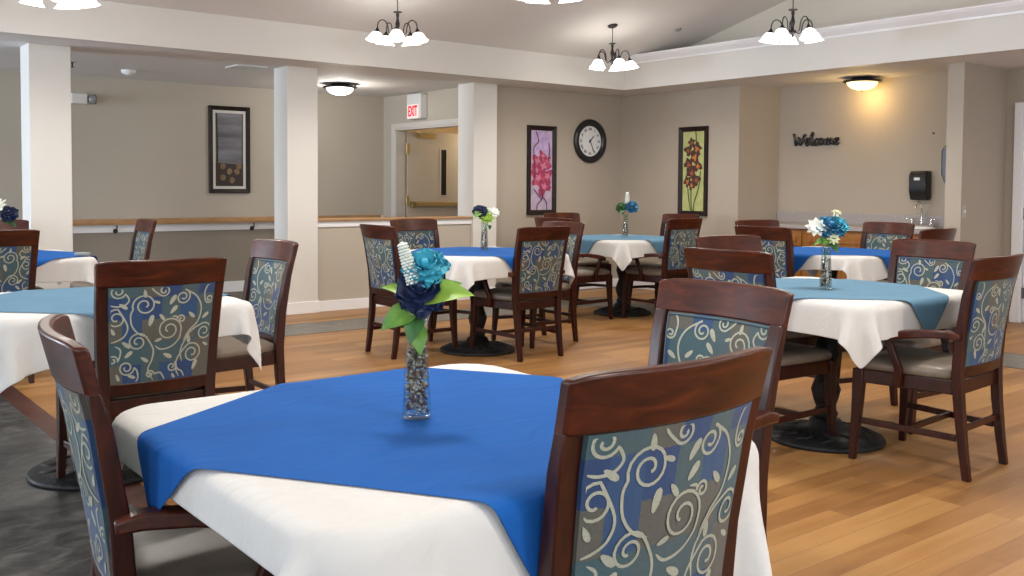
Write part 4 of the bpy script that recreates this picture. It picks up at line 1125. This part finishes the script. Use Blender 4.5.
def ell(bm_, prof, ex, ey, n=32):
    rows = [[bm_.verts.new((r*ex*math.cos(2*PI*i/n), r*ey*math.sin(2*PI*i/n), z)) for i in range(n)] for r, z in prof]
    for a, c in zip(rows, rows[1:]):
        for i in range(n): bm_.faces.new((a[i], a[(i+1) % n], c[(i+1) % n], c[i]))
    bm_.faces.new(rows[-1]); bm_.faces.new(rows[0][::-1]); return bm_
link('basin', ell(BM(), [(.98,0),(1.02,.006),(1.0,.016),(.93,.018),(.88,.008),(.86,.004),(.3,.002)], .21, .255), PORC, t, smooth='all')
t = thing('faucet', 'chrome gooseneck faucet with two lever handles behind the sink', 'faucet', (9.10, 5.0, .885))
link('spout', tube(BM(), catmull([(0,0,0),(0,0,.14),(-.01,0,.20),(-.05,0,.235),(-.10,0,.22),(-.125,0,.17)], 5), .011, 10), CHROME, t, smooth='all')
link('base_plate', box(BM(), -.028, .028, -.12, .12, 0, .012), CHROME, t, bevel=.005)
for s in (-1, 1):
    b = lathe(BM(), [(0,.01),(.02,.01),(.017,.03),(.012,.045),(.022,.055),(.022,.07),(0,.074)], 16, cy=s*.10)
    tube(b, [(0,s*.10,.064), (-.02,s*.13,.07), (-.03,s*.155,.072)], .006, 8); link('tap_handle', b, CHROME, t, smooth='all')
def dispenser(loc, rz, label, w, h, d, namep, lab=True):
    t = thing(namep, label, 'dispenser', loc, rz)
    b = BM(); poly = [(0,-h/2+.02),(0,h/2),(-d*.75,h/2),(-d,h/2-.05),(-d,-h/2+.09),(-d*.7,-h/2+.0),(-d*.2,-h/2)]
    prism(b, poly, 'x', -w/2, w/2); link('body', b, BLACKP, t, smooth=True, bevel=.014)
    b = BM(); box(b, -w/2+.02, w/2-.02, -d-.003, -d+.004, h*.02-.03, h*.32); link('front_cover', b, mat('black_gloss', (.015,.015,.017), .12), t, bevel=.004)
    if lab:
        b = BM(); box(b, -.03, .03, -d-.0045, -d-.003, h*.18, h*.27); link('sticker', b, mat('sticker_white', (.7,.7,.7), .5), t)
    return t
dispenser((9.198, 5.05, 1.285), -PI/2, 'black wall soap dispenser with a small white sticker above the sink', .185, .29, .11, 'soap_dispenser')
dispenser((8.88, 4.492, 1.48), PI, 'black paper towel dispenser on the inner side of the wall stub', .34, .36, .12, 'towel_dispenser', False)
t = thing('light_switch', 'small grey light switch on the side of the wall stub', 'switch', (8.62, 4.338, 1.05))
link('plate', box(BM(), -.035, .035, -.006, 0, -.057, .057), mat('switch_plate', (.40,.37,.34), .4), t, bevel=.002)
link('toggle', box(BM(), -.006, .006, -.016, -.005, -.012, .012), WHITE, t)
t = thing('wall_outlet', 'small white outlet plate on the right column face', 'outlet', (6.50, 8.628, .945))
link('plate', box(BM(), -.06, .06, -.006, 0, -.057, .057), WHITE, t, bevel=.002)
link('socket', box(BM(), -.018, .018, -.009, -.005, -.035, .035), PORC, t)
t = thing('wall_hook', 'tiny dark hook on the recess wall left of the towel dispenser', 'hook', (9.198, 4.95, 1.80))
link('hook_plate', lathe(BM(), [(0,0),(.010,0),(.010,.006),(0,.006)], 12, M=Matrix.Rotation(-PI/2, 4, 'Y')), BRONZE, t)
link('hook_arm', tube(BM(), [(-.004,0,0), (-.02,0,-.004), (-.026,0,.008)], .003, 6), BRONZE, t)

# ------------------------------------------------------------------ world and colour
w = bpy.data.worlds.new('world'); sc.world = w; w.use_nodes = True
w.node_tree.nodes['Background'].inputs[0].default_value = (.62,.78,1,1)
w.node_tree.nodes['Background'].inputs[1].default_value = .6
vs = sc.view_settings
sc.display_settings.display_device = 'sRGB'
vs.view_transform = 'Standard'; vs.look = 'None'; vs.gamma = 1; vs.exposure = 0; vs.use_curve_mapping = False
cy = sc.cycles
cy.use_denoising = True
try: cy.denoiser = 'OPENIMAGEDENOISE'
except Exception: pass
cy.max_bounces = 10; cy.diffuse_bounces = 5; cy.glossy_bounces = 4; cy.transmission_bounces = 8
cy.sample_clamp_indirect = 4
cy.caustics_reflective = False; cy.caustics_refractive = False
